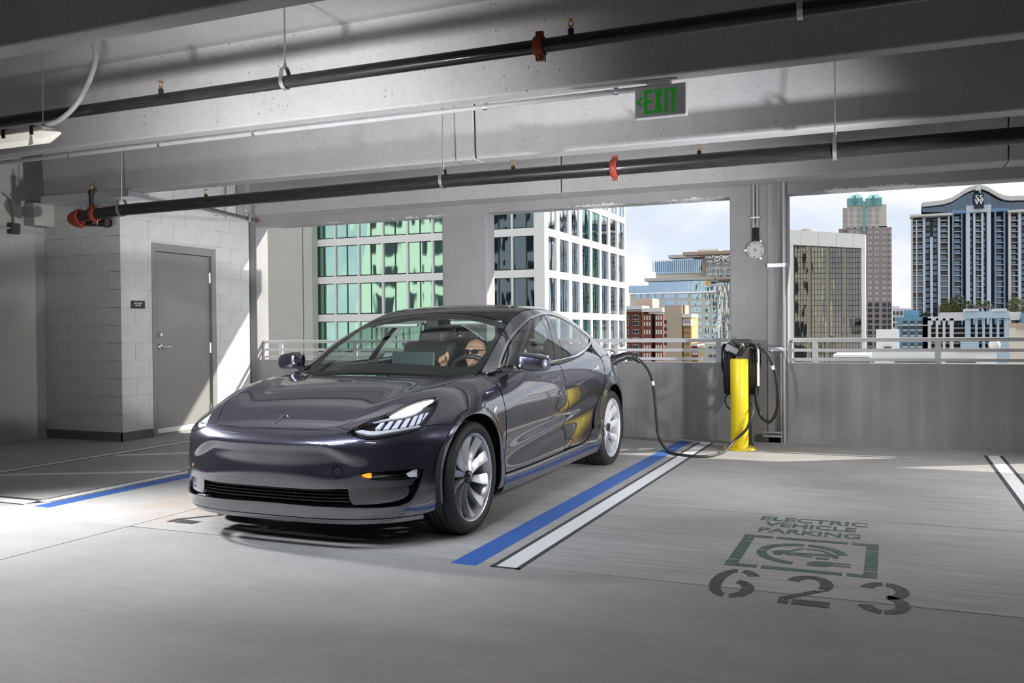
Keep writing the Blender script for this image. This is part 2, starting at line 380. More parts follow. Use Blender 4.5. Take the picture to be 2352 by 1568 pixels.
# riser-room walls in concrete block
wf = struct(MB().box(-9.07, -7.905, 7.497, 7.69, 0, 3.35).build('wall_riser_front', M_mortar))
ws = struct(MB().box(-8.1, -7.907, 7.497, 7.945, 0, 3.35).box(-8.1, -7.907, 9.015, 9.655, 0, 3.35).box(-8.1, -7.907, 7.9, 9.1, 2.262, 3.35).build('wall_riser_side', M_mortar))
BLK = {}
def block(parent, kind, L_, at, z, h=.196):
    key = (kind, round(L_, 3), round(h, 3))
    if key not in BLK:
        d = .006
        mb = MB()
        if kind == 'x': mb.box(0, L_, 0, .05, 0, h)
        else: mb.box(-.05, 0, 0, L_, 0, h)
        me = mb.mesh('block', M_cmu); BLK[key] = me
    o = link('block', BLK[key], parent, (at[0], at[1], z))
    return o
for c in range(17):
    z = .1+.2*c+.002; off = 0 if c % 2 else .2
    if z > 3.2: break
    # front wall (faces the camera side)
    edges = [-9.07]; e = -7.9-off if off else -7.9-.4
    lst = [-7.9]; 
    while e > -9.05: lst.append(e); e -= .4
    lst.append(-9.07)
    for a, b in zip(lst[:-1], lst[1:]):
        if a-b > .03: block(wf, 'x', a-b-.004, (b+.002, 7.49, 0), z)
    # side wall with the door
    lst = [7.49]; e = 7.49+(.2 if off else .4)
    while e < 9.62: lst.append(e); e += .4
    lst.append(9.66)
    lintel = 2.262
    for a, b in zip(lst[:-1], lst[1:]):
        segs = [(a, b)]
        if z < lintel-.02:
            segs = []
            if a < 7.945: segs.append((a, min(b, 7.945)))
            if b > 9.015: segs.append((max(a, 9.015), b))
        for (p, q) in segs:
            if q-p > .03: block(ws, 'y', q-p-.004, (-7.9, p+.002, 0), z)
struct(MB().box(-9.07, -7.896, 7.484, 7.5, 0, .1).build('baseboard_front', M_base))
struct(MB().box(-7.92, -7.894, 7.484, 7.945, 0, .1).build('baseboard_side', M_base))
# steel bearing plate under the end of the beam
MB().box(-8.69, -7.40, 7.15, 7.42, 2.655, 2.715).box(-8.69, -7.40, 7.135, 7.15, 2.655, 2.735).build('bearing_plate', M_galv, ceil)

# door
M_door = pm('door_paint', (.27, .265, .255), rough=.45, var=.03, vscale=3)
door = struct(link('door_1', None))
MB().box(-8.0, -7.893, 7.945, 8.003, 0, 2.262).box(-8.0, -7.893, 8.935, 9.015, 0, 2.262).box(-8.0, -7.893, 8.003, 8.935, 2.168, 2.262).build('frame', M_door, door, bevel=.004)
leaf = MB().box(-7.975, -7.93, 8.007, 8.931, .012, 2.163).build('leaf', M_door, door, bevel=.003)
MB().box(-7.93, -7.926, 8.01, 8.93, .03, .085).build('kick_strip', pm('door_sweep', (.80, .80, .78), rough=.4), leaf)
MB().box(-8.0, -7.88, 7.95, 9.0, 0, .012).build('threshold', M_steel, door)
for z in (.25, 1.02, 1.90):
    MB().cyl((-7.922, 8.936, z-.065), (-7.922, 8.936, z+.065), .012, 10).box(-7.935, -7.922, 8.905, 8.965, z-.065, z+.065).build('hinge', M_steel, leaf)
h = MB().lathe([(0, .03), (.018, .03), (.027, .022), (.03, 0)], (-7.93, 8.085, 1.19), (1, 0, 0), 24).build('deadbolt', M_steel, leaf, smooth='auto')
h = MB().lathe([(0, .022), (.02, .022), (.036, .014), (.042, .006), (.044, 0)], (-7.93, 8.09, 1.045), (1, 0, 0), 28).tube(catmull([(-7.91, 8.09, 1.045), (-7.878, 8.092, 1.045), (-7.87, 8.12, 1.044), (-7.87, 8.22, 1.042)], 5), [.011]*15+[.009], 10).build('lever_handle', M_steel, leaf, smooth='auto')
sg = tag(MB().box(-7.899, -7.894, 7.627, 7.832, 1.49, 1.58).build('room_sign', pm('sign_black', (.03, .028, .032), rough=.4)), 'small black plaque lettered FIRE RISER ROOM beside the grey door', 'sign')
text_obj('lettering', 'FIRE RISER\nROOM', pm('sign_white', (.85, .85, .85), rough=.5), sg, (-7.893, 7.7295, 1.537), (0, 1, 0), (0, 0, 1), .026, .0008, bold=.012, linesp=.95)

# ------------------------------------------------------------------ floor paint
def paint_mat(name, col, wear=.5, scale=30):
    m = bpy.data.materials.new(name); nt, N, L, b = nodes(m)
    g = N.new('ShaderNodeNewGeometry'); n = N.new('ShaderNodeTexNoise'); n.inputs['Scale'].default_value = scale; n.inputs['Detail'].default_value = 8; n.inputs['Roughness'].default_value = .75
    mp = N.new('ShaderNodeMapping'); mp.inputs['Scale'].default_value = (.5, 1.6, 1); L.new(g.outputs['Position'], mp.inputs[0]); L.new(mp.outputs[0], n.inputs['Vector'])
    n2 = N.new('ShaderNodeTexNoise'); n2.inputs['Scale'].default_value = 170; n2.inputs['Detail'].default_value = 3; L.new(g.outputs['Position'], n2.inputs['Vector'])
    ad = N.new('ShaderNodeMath'); ad.operation = 'ADD'; L.new(n.outputs['Fac'], ad.inputs[0]); L.new(n2.outputs['Fac'], ad.inputs[1])
    r = N.new('ShaderNodeMapRange'); r.inputs[1].default_value = 1.0+(.32-wear*.4); r.inputs[2].default_value = 1.12+(.32-wear*.4); r.inputs[4].default_value = .85; L.new(ad.outputs[0], r.inputs[0])
    mx = N.new('ShaderNodeMix'); mx.data_type = 'RGBA'; L.new(r.outputs[0], mx.inputs[0]); mx.inputs[6].default_value = tuple(col)+(1,); mx.inputs[7].default_value = (.40, .395, .39, 1)
    L.new(mx.outputs[2], b.inputs['Base Color']); b.inputs['Roughness'].default_value = .6
    return m
P_blue = paint_mat('blue_paint', (.035, .12, .42), .22); P_white = paint_mat('white_paint', (.74, .75, .77), .25); P_black = paint_mat('black_paint', (.045, .045, .05), .35)
P_green = paint_mat('green_paint', (.035, .085, .065), .55); P_num = paint_mat('number_paint', (.03, .028, .035), .5)
ZP = .0016
def stripe(name, pts, mat, label, z=ZP):
    return tag(MB().prism(pts, lambda u, v, d: (u, v, d), -.004, z).build(name, mat, floor, fix=True), label)
def rect(x0, x1, y0, y1): return [(x0, y0), (x1, y0), (x1, y1), (x0, y1)]
stripe('bay_stripe', rect(-2.113, -1.967, 4.145, 9.58), P_blue, 'blue bay stripe to the right of the car')
stripe('bay_stripe', rect(-1.893, -1.865, 4.16, 9.52), P_black, 'black edge of the white bay stripe'); stripe('bay_stripe', rect(-1.755, -1.727, 4.15, 9.52), P_black, 'black edge of the white bay stripe')
stripe('bay_stripe', rect(-1.865, -1.755, 4.175, 9.54), P_white, 'white bay stripe to the right of the car', ZP); stripe('bay_stripe', rect(-1.893, -1.727, 4.15, 4.175), P_black, 'black end of the white bay stripe')
stripe('bay_stripe', rect(.795, .825, 4.15, 9.42), P_black, 'black edge of the far right bay stripe'); stripe('bay_stripe', rect(.925, .955, 4.15, 9.42), P_black, 'black edge of the far right bay stripe')
stripe('bay_stripe', rect(.825, .925, 4.16, 9.42), P_white, 'white bay stripe at the right edge of the picture')
# hatched bay on the left
stripe('bay_stripe', rect(-5.545, -5.405, 4.46, 9.4), P_blue, 'blue bay stripe to the left of the car')
stripe('bay_stripe', [(-5.68, 4.49), (-5.58, 4.62), (-5.58, 9.4), (-5.68, 9.4)], P_white, 'white stripe along the hatched bay'); stripe('bay_stripe', rect(-5.58, -5.563, 4.62, 9.4), P_black, 'black edge of the hatched bay stripe'); stripe('bay_stripe', rect(-5.705, -5.68, 4.66, 9.4), P_black, 'black edge of the hatched bay stripe')
stripe('bay_stripe', [(-5.68, 4.49), (-5.58, 4.60), (-7.2, 4.62), (-7.2, 4.52)], P_white, 'white cross stripe closing the hatched bay'); stripe('bay_stripe', [(-5.66, 4.465), (-5.68, 4.49), (-7.2, 4.52), (-7.2, 4.495)], P_black, 'black edge of the cross stripe'); stripe('bay_stripe', [(-5.705, 4.66), (-5.70, 4.62), (-7.2, 4.62), (-7.2, 4.65)], P_black, 'black edge of the cross stripe')
stripe('bay_stripe', rect(-7.26, -7.16, 4.65, 9.4), P_white, 'thin white stripe by the riser room'); stripe('bay_stripe', rect(-7.285, -7.26, 4.65, 9.4), P_black, 'black edge of the thin stripe'); stripe('bay_stripe', rect(-7.16, -7.135, 4.65, 9.4), P_black, 'black edge of the thin stripe')
def hatch(xa, ya, xb, yb, w=.10):
    d = Vector((xb-xa, yb-ya)).normalized()*0+Vector((xb-xa, yb-ya)); n = Vector((-d.y, d.x)).normalized()*w/2
    stripe('hatch_stripe', [(xa-n.x, ya-n.y), (xb-n.x, yb-n.y), (xb+n.x, yb+n.y), (xa+n.x, ya+n.y)], P_white, 'diagonal white hatch stripe')
hatch(-7.10, 5.33, -5.72, 6.05); hatch(-7.10, 6.62, -5.72, 7.55); hatch(-7.10, 8.0, -5.72, 8.9)

# stencilled electric-vehicle emblem and bay numbers (read by someone driving in: text up = +Y)
def shear_pt(u, v, o, sx, sy): return (o[0]+u*sx, o[1]+v*sy)
def stencil(name, polys, mat, label):
    mb = MB()
    for p in polys: mb.prism(p, lambda u, v, d: (u, v, d), -.003, ZP)
    return tag(mb.build(name, mat, floor, fix=True), label)
for i, (t, yc, x0, x1) in enumerate([('ELECTRIC', 5.845, -.765, -.135), ('VEHICLE', 5.68, -.72, -.19), ('PARKING', 5.505, -.735, -.165)]):
    tag(text_obj('stencil_word', t, P_green, floor, ((x0+x1)/2, yc, .0004), (1, 0, 0), (0, 1, 0), .165, .001, bold=.022, fitw=x1-x0), 'stencilled word '+t)
fx0, fx1, fy0, fy1 = -.79, -.065, 4.62, 5.35; tv, th = .062, .075
polys = []
for (a, b) in [(0, .22), (.25, .78), (.81, 1)]:
    xa, xb = fx0+(fx1-fx0)*a, fx0+(fx1-fx0)*b
    polys.append(rect(xa, xb, fy1-th*.7, fy1)); polys.append(rect(xa, xb, fy0, fy0+th*.7))
for (a, b) in [(0.0, .17), (.2, .77), (.8, 1.0)]:
    ya, yb_ = fy0+(fy1-fy0)*a, fy0+(fy1-fy0)*b
    if a == 0.0: ya += th*.7
    if b == 1.0: yb_ -= th*.7
    polys.append(rect(fx0, fx0+tv, ya, yb_)); polys.append(rect(fx1-tv, fx1, ya, yb_))
stencil('stencil_frame', polys, P_green, 'green stencilled frame around the car emblem')
cxe, cye, re = -.44, 4.985, .235; polys = []
def arc(c, r0, r1, a0, a1, n=14):
    P = [(c[0]+r1*math.cos(math.radians(a0+(a1-a0)*i/n)), c[1]+r1*math.sin(math.radians(a0+(a1-a0)*i/n))) for i in range(n+1)]
    Q = [(c[0]+r0*math.cos(math.radians(a1+(a0-a1)*i/n)), c[1]+r0*math.sin(math.radians(a1+(a0-a1)*i/n))) for i in range(n+1)]
    return [(P[i], P[i+1], Q[n-i-1], Q[n-i]) for i in range(n)]
for a0, a1 in [(12, 86), (92, 168), (174, 262)]: polys += [list(q) for q in arc((cxe, cye), re-.052, re, a0, a1)]
# plug: the tail of the ring turns into a plug
polys += [[(-.40, 4.757), (-.31, 4.757), (-.27, 4.80), (-.27, 4.86), (-.36, 4.86), (-.40, 4.81)], rect(-.27, -.19, 4.79, 4.81), rect(-.27, -.19, 4.84, 4.86)]
# little car outline inside
polys += [[(-.60, 4.99), (-.56, 5.03), (-.52, 5.035), (-.47, 5.10), (-.44, 5.115), (-.44, 5.095), (-.455, 5.085), (-.50, 5.02), (-.585, 4.985)],
          [(-.43, 5.115), (-.34, 5.105), (-.29, 5.04), (-.31, 5.035), (-.35, 5.085), (-.43, 5.095)],
          [(-.60, 4.985), (-.28, 5.03), (-.255, 5.0), (-.26, 4.955), (-.285, 4.95), (-.28, 4.985), (-.58, 4.955)],
          [(-.59, 4.95), (-.535, 4.955), (-.54, 4.925), (-.575, 4.925)], [(-.37, 4.945), (-.30, 4.945), (-.31, 4.905), (-.36, 4.905)], rect(-.52, -.385, 4.935, 4.95)]
stencil('stencil_emblem', polys, P_green, 'green stencilled ring with a small car and plug')
def digit(ch, x0, y0, w, h):
    """stencil digits built of arcs and bars, with bridges left open"""
    P = []; cx_ = x0+w/2; t = w*.27
    def E(c, rx, ry, a0, a1, n=12, tt=t):
        out = []
        for i in range(n):
            A, B = math.radians(a0+(a1-a0)*i/n), math.radians(a0+(a1-a0)*(i+1)/n)
            out.append([(c[0]+rx*math.cos(A), c[1]+ry*math.sin(A)), (c[0]+rx*math.cos(B), c[1]+ry*math.sin(B)),
                        (c[0]+(rx-tt)*math.cos(B), c[1]+(ry-tt)*math.sin(B)), (c[0]+(rx-tt)*math.cos(A), c[1]+(ry-tt)*math.sin(A))])
        return out
    if ch == '6':
        P += E((cx_, y0+h*.5), w*.5, h*.5, 100, 262, 18); P += E((cx_, y0+h*.70), w*.5, h*.30, 20, 80)
        P += E((cx_, y0+h*.31), w*.5, h*.31, -80, 78, 16)
    elif ch == '2':
        P += E((cx_, y0+h*.70), w*.5, h*.30, -35, 165, 18)
        P += [[(x0+w*.90, y0+h*.53), (x0+w*.62, y0+h*.50), (x0, y0+h*.18), (x0, y0), (x0+w*.20, y0), (x0+w*.22, y0+h*.17)]]
        P += [rect(x0+w*.27, x0+w, y0, y0+h*.17)]
    elif ch == '3':
        P += E((cx_, y0+h*.72), w*.5, h*.28, 95, 165); P += E((cx_, y0+h*.72), w*.5, h*.28, -80, 85, 14)
        P += E((cx_, y0+h*.29), w*.5, h*.29, -88, 80, 14); P += E((cx_, y0+h*.29), w*.5, h*.29, 195, 264)
    elif ch == '5':
        P += [rect(x0, x0+w*.9, y0+h*.84, y0+h), rect(x0, x0+t, y0+h*.5, y0+h*.84)]
        P += E((cx_, y0+h*.33), w*.5, h*.33, -84, 110, 16); P += E((cx_, y0+h*.33), w*.5, h*.33, 195, 262)
    return P
for ch, x in (('6', -.80), ('2', -.465), ('3', -.14)): stencil('bay_number', digit(ch, x, 4.06, .215, .50), P_num, 'black stencilled numeral '+ch)
for ch, x in (('2', -4.28), ('5', -3.62)): stencil('bay_number', digit(ch, x, 4.40, .215, .50), P_num, 'black stencilled numeral half under the car')
# ================================================================== THE CAR: body surfaces
CAR_X, CAR_Y = -3.19, 4.812      # world position of the front axle's middle; nose towards -Y
def spl(xs, ys):
    """natural cubic spline, clamped linear outside"""
    x = np.array(xs, float); y = np.array(ys, float); n = len(x); h = np.diff(x)
    A = np.zeros((n, n)); r = np.zeros(n); A[0, 0] = A[-1, -1] = 1
    for i in range(1, n-1):
        A[i, i-1] = h[i-1]; A[i, i] = 2*(h[i-1]+h[i]); A[i, i+1] = h[i]
        r[i] = 6*((y[i+1]-y[i])/h[i]-(y[i]-y[i-1])/h[i-1])
    M = np.linalg.solve(A, r)
    s0 = (y[1]-y[0])/h[0]-h[0]*M[1]/6; s1 = (y[-1]-y[-2])/h[-1]+h[-1]*M[-2]/6
    def f(q):
        q = np.asarray(q, float); i = np.clip(np.searchsorted(x, q)-1, 0, n-2)
        a = (x[i+1]-q)/h[i]; b = (q-x[i])/h[i]
        v = a*y[i]+b*y[i+1]+((a**3-a)*M[i]+(b**3-b)*M[i+1])*h[i]**2/6
        v = np.where(q < x[0], y[0]+s0*(q-x[0]), v); return np.where(q > x[-1], y[-1]+s1*(q-x[-1]), v)
    return f
def smax(a, b, k):
    h = np.maximum(k-np.abs(a-b), 0)/k; return np.maximum(a, b)+h*h*k*.25
def sstep(x, a, b):
    t = np.clip((x-a)/(b-a), 0, 1); return t*t*t*(t*(6*t-15)+10)
WR, WB = .335, 2.875            # wheel radius, wheelbase
hood_c = spl([-1.2, -.86, -.735, -.66, -.55, -.3, 0, .25, .5, .8, 1.5, 2.3, 2.9, 3.3, 3.6, 3.80, 3.9], [.42, .605, .678, .716, .762, .833, .886, .910, .928, .99, 1.05, 1.10, 1.10, 1.075, 1.045, 1.025, .98])
nose_x = spl([.0, .12, .18, .23, .28, .36, .44, .52, .58, .64, .70, .80, .95], [-.62, -.70, -.765, -.79, -.795, -.803, -.825, -.838, -.841, -.832, -.812, -.76, -.66])
tail_x = spl([.0, .18, .30, .45, .60, .75, .9, 1.0, 1.1], [3.60, 3.70, 3.80, 3.84, 3.853, 3.84, 3.80, 3.785, 3.77])
plan_w = spl([-.9, 0, .5, 1.2, 2.0, 2.7, 3.0, 3.9], [.915, .915, .917, .9245, .9245, .920, .918, .90])
prof_o = spl([0, .14, .20, .26, .34, .45, .56, .66, .74, .82, .90, .96, 1.02, 1.1, 1.2, 1.5], [.16, .055, .026, .014, .010, .007, .001, .003, .013, .031, .060, .090, .132, .205, .32, .70])
def f_low(s, a, z):
    """< 0 inside the lower body"""
    a = np.abs(a)
    W = plan_w(s)-prof_o(z)
    # scalloped lower door
    crease = .345+.075*(s-.45)
    t = z-crease
    W = W-.028*np.exp(-np.square((s-1.45)/.95)**2)*np.exp(-np.square((t+.01-.07)/.085))*1.0
    # wheel-arch flares
    for w0 in (0, WB):
        r = np.hypot(s-w0, z-WR)
        W = W+.013*np.exp(-np.square((r-.385)/.05))*sstep(z, .12, .3)
    n = 3.25-.55*sstep(z, .25, .62)-.62*sstep(z, .56, .82); L = .2-nose_x(z); tf = np.maximum(.2-s, 0)/np.maximum(L, .2)
    n2 = 3.2; L2 = tail_x(z)-2.7; tr = np.maximum(s-2.7, 0)/np.maximum(L2, .2)
    rho = np.power(np.power(a/np.maximum(W, .05), n)+np.power(tf, n)+np.power(tr, n2), 1/n)
    d1 = (rho-1)*.92
    # recessed mask of the nose
    front = sstep(-s, .35, .6)
    zr = .612-.09*sstep(a, .30, .62)
    d1 = d1+.020*front*(1-sstep(z, zr-.060, zr+.012))*sstep(z, .36, .52)*(1-sstep(a, .38, .66))
    H = hood_c(s)-.055*a*a+.022*np.exp(-np.square((a-.70+.10*sstep(-s,-.4,.6))/.12))*sstep(s, -.75, -.3)*(1-sstep(s, .5, .8))
    d2 = (z-H)*.93
    k = .05+.13*sstep(s, -.80, -.25)
    return smax(d1, d2, k)
roof_c = spl([.10, .30, .55, .80, 1.05, 1.30, 1.55, 1.85, 2.15, 2.45, 2.75, 3.05, 3.35, 3.62], [.80, .905, 1.040, 1.165, 1.268, 1.348, 1.398, 1.420, 1.412, 1.378, 1.315, 1.225, 1.12, 1.01])
gh_w = spl([.2, .5, .8, 1.2, 1.7, 2.2, 2.7, 3.1, 3.5], [.76, .80, .822, .832, .834, .822, .790, .745, .69])
gh_in = spl([.85, .95, 1.05, 1.15, 1.25, 1.35, 1.45], [-.02, 0, .030, .075, .128, .190, .265])
def f_gh(s, a, z):
    a = np.abs(a)
    d1 = (a-(gh_w(s)-gh_in(z)))*.90
    se = s-.26*a*a*(1-sstep(s, 1.0, 1.8))+.10*a*a*sstep(s, 2.3, 3.0)
    d2 = (z-(roof_c(se)-.075*a*a))*.88
    return smax(d1, d2, .11)
def bisect(fn, P0, P1, n=34):
    """root of fn along the segments P0 (inside) -> P1 (outside)"""
    lo = np.zeros(len(P0)); hi = np.ones(len(P0)); D = P1-P0
    for _ in range(n):
        m = (lo+hi)/2; q = P0+D*m[:, None]; v = fn(q[:, 0], q[:, 1], q[:, 2]) < 0
        lo = np.where(v, m, lo); hi = np.where(v, hi, m)
    return P0+D*((lo+hi)/2)[:, None]
def grad(fn, P, e=.002):
    g = np.stack([(fn(*(P+np.eye(3)[i]*e).T)-fn(*(P-np.eye(3)[i]*e).T)) for i in range(3)], 1)
    return g/np.maximum(np.linalg.norm(g, axis=1, keepdims=True), 1e-9)
def f_body(s, a, z): return -smax(-f_low(s, a, z), -f_gh(s, a, z), .07)
def inset(fn, d): return lambda s, a, z: fn(s, a, z)+d

def in_poly(P, poly):
    x, y = P[:, 0], P[:, 1]; r = np.zeros(len(P), bool); n = len(poly); q = np.asarray(poly)
    for i in range(n):
        x0, y0 = q[i]; x1, y1 = q[(i+1) % n]
        if y0 == y1: continue
        c = ((y0 > y) != (y1 > y)) & (x < (x1-x0)*(y-y0)/(y1-y0)+x0); r ^= c
    return r
def resample(poly, step):
    out = []; q = np.asarray(poly, float); n = len(q)
    for i in range(n):
        a, b = q[i], q[(i+1) % n]; k = max(1, int(math.ceil(np.linalg.norm(b-a)/step)))
        for j in range(k): out.append(a+(b-a)*j/k)
    return np.array(out)
def smooth_poly(poly, n=5, sharp=55):
    """catmull through a closed outline, keeping corners sharper than the given angle"""
    P = [np.asarray(p, float) for p in poly]; k = len(P); out = []
    cor = []
    for i in range(k):
        a = P[i]-P[i-1]; b = P[(i+1) % k]-P[i]; c = np.dot(a, b)/max(1e-12, np.linalg.norm(a)*np.linalg.norm(b))
        cor.append(math.degrees(math.acos(max(-1, min(1, c)))) > sharp)
    for i in range(k):
        p1, p2 = P[i], P[(i+1) % k]
        p0 = 2*p1-p2 if cor[i] else P[i-1]; p3 = 2*p2-p1 if cor[(i+1) % k] else P[(i+2) % k]
        for j in range(n):
            t = j/n; out.append(.5*(2*p1+(p2-p0)*t+(2*p0-5*p1+4*p2-p3)*t*t+(3*p1-p0-3*p2+p3)*t**3))
    return out
def shrink(poly, d):
    """offset a closed outline inwards"""
    q = np.asarray(poly); n = len(q); A = .5*np.sum(q[:, 0]*np.roll(q[:, 1], -1)-np.roll(q[:, 0], -1)*q[:, 1]); sg = 1 if A > 0 else -1
    e = np.roll(q, -1, 0)-q; e = e/np.maximum(np.linalg.norm(e, axis=1, keepdims=True), 1e-9); nn = np.stack([-e[:, 1], e[:, 0]], 1)*sg
    m = nn+np.roll(nn, 1, 0); ln = np.maximum((m*nn).sum(1, keepdims=True), .35)
    return q+m/ln*d
# projections: 2D domain (roughly metres) -> ray from inside to outside
class Side:                       # (s, z)
    def fwd(P): P = np.asarray(P, float); return P[:, [0, 2]]
    def rays(Q): o = np.stack([Q[:, 0], 0*Q[:, 0], Q[:, 1]], 1); return o, o+np.array([0, 1.3, 0])
class Top:                        # (s, a)
    def fwd(P): P = np.asarray(P, float); return P[:, [0, 1]]
    def rays(Q): o = np.stack([Q[:, 0], Q[:, 1], 0*Q[:, 0]+.45], 1); return o, o+np.array([0, 0, 1.3])
class Cyl:                        # (s, angle about a lengthwise axis)
    zc = .30; R = .75
    @classmethod
    def fwd(c, P): P = np.asarray(P, float); return np.stack([P[:, 0], np.arctan2(P[:, 2]-c.zc, P[:, 1])*c.R], 1)
    @classmethod
    def rays(c, Q):
        t = Q[:, 1]/c.R; o = np.stack([Q[:, 0], 0*t, 0*t+c.zc], 1); return o, o+1.6*np.stack([0*t, np.cos(t), np.sin(t)], 1)
class CylHi(Cyl): zc = .62; R = .85
class Nose:                       # azimuthal about the forward direction from a point inside
    o = np.array([.42, 0, .36]); R = 1.1
    @classmethod
    def fwd(c, P):
        d = np.asarray(P, float)-c.o; d = d/np.linalg.norm(d, axis=1, keepdims=True); th = np.arccos(np.clip(-d[:, 0], -1, 1)); r = np.maximum(np.hypot(d[:, 1], d[:, 2]), 1e-9)
        return np.stack([d[:, 1]/r*th*c.R, d[:, 2]/r*th*c.R], 1)
    @classmethod
    def rays(c, Q):
        r = np.maximum(np.linalg.norm(Q, axis=1), 1e-9); th = r/c.R; d = np.stack([-np.cos(th), Q[:, 0]/r*np.sin(th), Q[:, 1]/r*np.sin(th)], 1)
        o = np.repeat(c.o[None], len(Q), 0); return o, o+1.9*d
def patch(fn, proj, outline, h=.022, edge=.013, holes=(), gap=.002, smooth=True, three_d=True, sharp=55):
    """triangulated piece of the surface fn=0 inside the outline -> verts, tris, normals, boundary loops"""
    def prep(o, g):
        q = proj.fwd(o) if three_d else np.asarray(o, float)
        q = smooth_poly(q, 6, sharp) if smooth else list(q)
        return resample(shrink(q, g), edge) if g else resample(q, edge)
    out = prep(outline, gap); hs = [prep(o, -gap) for o in holes]
    lo, hi = out.min(0), out.max(0)
    gx, gy = np.meshgrid(np.arange(lo[0], hi[0], h), np.arange(lo[1], hi[1], h*.866)); gx = gx+np.where(np.arange(gx.shape[0])[:, None] % 2, h/2, 0)
    G = np.stack([gx.ravel(), gy.ravel()], 1); keep = in_poly(G, out)
    for q in hs: keep &= ~in_poly(G, q)
    G = G[keep]; B = np.concatenate([out]+hs)
    if len(G):
        d = np.min(np.linalg.norm(G[:, None]-B[None], axis=2), axis=1) if len(G)*len(B) < 3e7 else np.concatenate([np.min(np.linalg.norm(g[:, None]-B[None], axis=2), axis=1) for g in np.array_split(G, 40)])
        G = G[d > h*.5]
    V = np.concatenate([B, G]); E_ = []; k = 0; loops = []
    for q in [out]+hs:
        n = len(q); E_ += [(k+i, k+(i+1) % n) for i in range(n)]; loops.append(list(range(k, k+n))); k += n
    vv, ee, ff, ov, oe, of = delaunay_2d_cdt([Vector(v) for v in V], E_, [], 0, 1e-7)
    V2 = np.array([(v.x, v.y) for v in vv]); T = np.array([t for t in ff if len(t) == 3])
    c = V2[T].mean(1); keep = in_poly(c, out)
    for q in hs: keep &= ~in_poly(c, q)
    T = T[keep]; mp = {}
    for i, src in enumerate(ov):
        for j in src: mp[j] = i
    loops = [[mp[i] for i in lp if i in mp] for lp in loops]
    P0, P1 = proj.rays(V2); X = bisect(fn, P0, P1); Nn = grad(fn, X)
    fn_ = np.cross(X[T[:, 1]]-X[T[:, 0]], X[T[:, 2]]-X[T[:, 0]]); flip = (fn_*Nn[T[:, 0]]).sum(1) < 0
    T[flip] = T[flip][:, ::-1]
    return X, T, Nn, loops
def flip_side(X): return X*np.array([1, -1, 1])
def car_mesh(name, X, T, Nn, loops, mat, depth=.012, mirror=False, offset=0.0, rim=True, both=False):
    X = X+Nn*offset
    if mirror: X = flip_side(X); Nn = flip_side(Nn); T = T[:, ::-1]
    V = [tuple(v) for v in X]; N_ = [tuple(n) for n in Nn]; Fc = [tuple(map(int, t)) for t in T]
    if rim and depth:
        for lp in loops:
            n = len(lp); b = len(V); L_ = X[lp]; D = Nn[lp]
            tg = np.roll(L_, -1, 0)-np.roll(L_, 1, 0); sd = np.cross(D, tg); sd = sd/np.maximum(np.linalg.norm(sd, axis=1, keepdims=True), 1e-9)
            V += [tuple(v) for v in L_]+[tuple(v) for v in L_-D*depth]; N_ += [tuple(v) for v in sd]*2
            for i in range(n):
                j = (i+1) % n; Fc.append((b+i, b+j, b+n+j, b+n+i))
    # local frame of the car: x = lateral, y = rearwards, z = up
    V = [(v[1], v[0], v[2]) for v in V]; N_ = [(v[1], v[0], v[2]) for v in N_]; Fc = [f[::-1] for f in Fc]
    me = bpy.data.meshes.new(name); me.from_pydata(V, [], Fc); me.update(); me.materials.append(mat)
    me.polygons.foreach_set('use_smooth', [True]*len(me.polygons))
    me.normals_split_custom_set_from_vertices(N_)
    return me
def mir(half):
    """close a half outline (starting and ending on the centre line) with its mirror image; entries (s,a,z)"""
    return list(half)+[(p[0], -p[1], p[2]) for p in half[::-1] if abs(p[1]) > 1e-6]
# ------------------------------------------------------------------ car materials
def car_paint():
    m = bpy.data.materials.new('midnight_metallic'); nt, N, L, b = nodes(m)
    tc = N.new('ShaderNodeTexCoord'); vo = N.new('ShaderNodeTexVoronoi'); vo.inputs['Scale'].default_value = 900; L.new(tc.outputs['Object'], vo.inputs['Vector'])
    mx = N.new('ShaderNodeMix'); mx.data_type = 'RGBA'; mx.inputs[6].default_value = (.040, .041, .062, 1); mx.inputs[7].default_value = (.105, .108, .158, 1)
    sp = N.new('ShaderNodeSeparateColor'); L.new(vo.outputs['Color'], sp.inputs[0]); L.new(sp.outputs[0], mx.inputs[0]); L.new(mx.outputs[2], b.inputs['Base Color'])
    b.inputs['Metallic'].default_value = .85; b.inputs['Roughness'].default_value = .30
    b.inputs['Coat Weight'].default_value = 1; b.inputs['Coat Roughness'].default_value = .015; b.inputs['Coat IOR'].default_value = 2.7
    return m
def thin_glass(name, tint, ior=1.5, refl=1.0):
    """a thin pane: tinted straight-through light plus a mirror reflection by the Fresnel law"""
    m = bpy.data.materials.new(name); m.use_nodes = True; nt = m.node_tree; N = nt.nodes; L = nt.links; N.clear()
    o = N.new('ShaderNodeOutputMaterial'); t = N.new('ShaderNodeBsdfTransparent'); t.inputs[0].default_value = tuple(tint)+(1,)
    g = N.new('ShaderNodeBsdfGlossy'); g.inputs['Roughness'].default_value = .0; g.inputs[0].default_value = (refl, refl, refl, 1)
    fr = N.new('ShaderNodeFresnel'); geo = N.new('ShaderNodeNewGeometry'); mr = N.new('ShaderNodeMapRange')   # same reflectance from either face of the pane
    mr.inputs[3].default_value = ior; mr.inputs[4].default_value = 1/ior; L.new(geo.outputs['Backfacing'], mr.inputs[0]); L.new(mr.outputs[0], fr.inputs[0]); mx = N.new('ShaderNodeMixShader')
    L.new(fr.outputs[0], mx.inputs[0]); L.new(t.outputs[0], mx.inputs[1]); L.new(g.outputs[0], mx.inputs[2]); L.new(mx.outputs[0], o.inputs[0])
    return m
C_paint = car_paint()
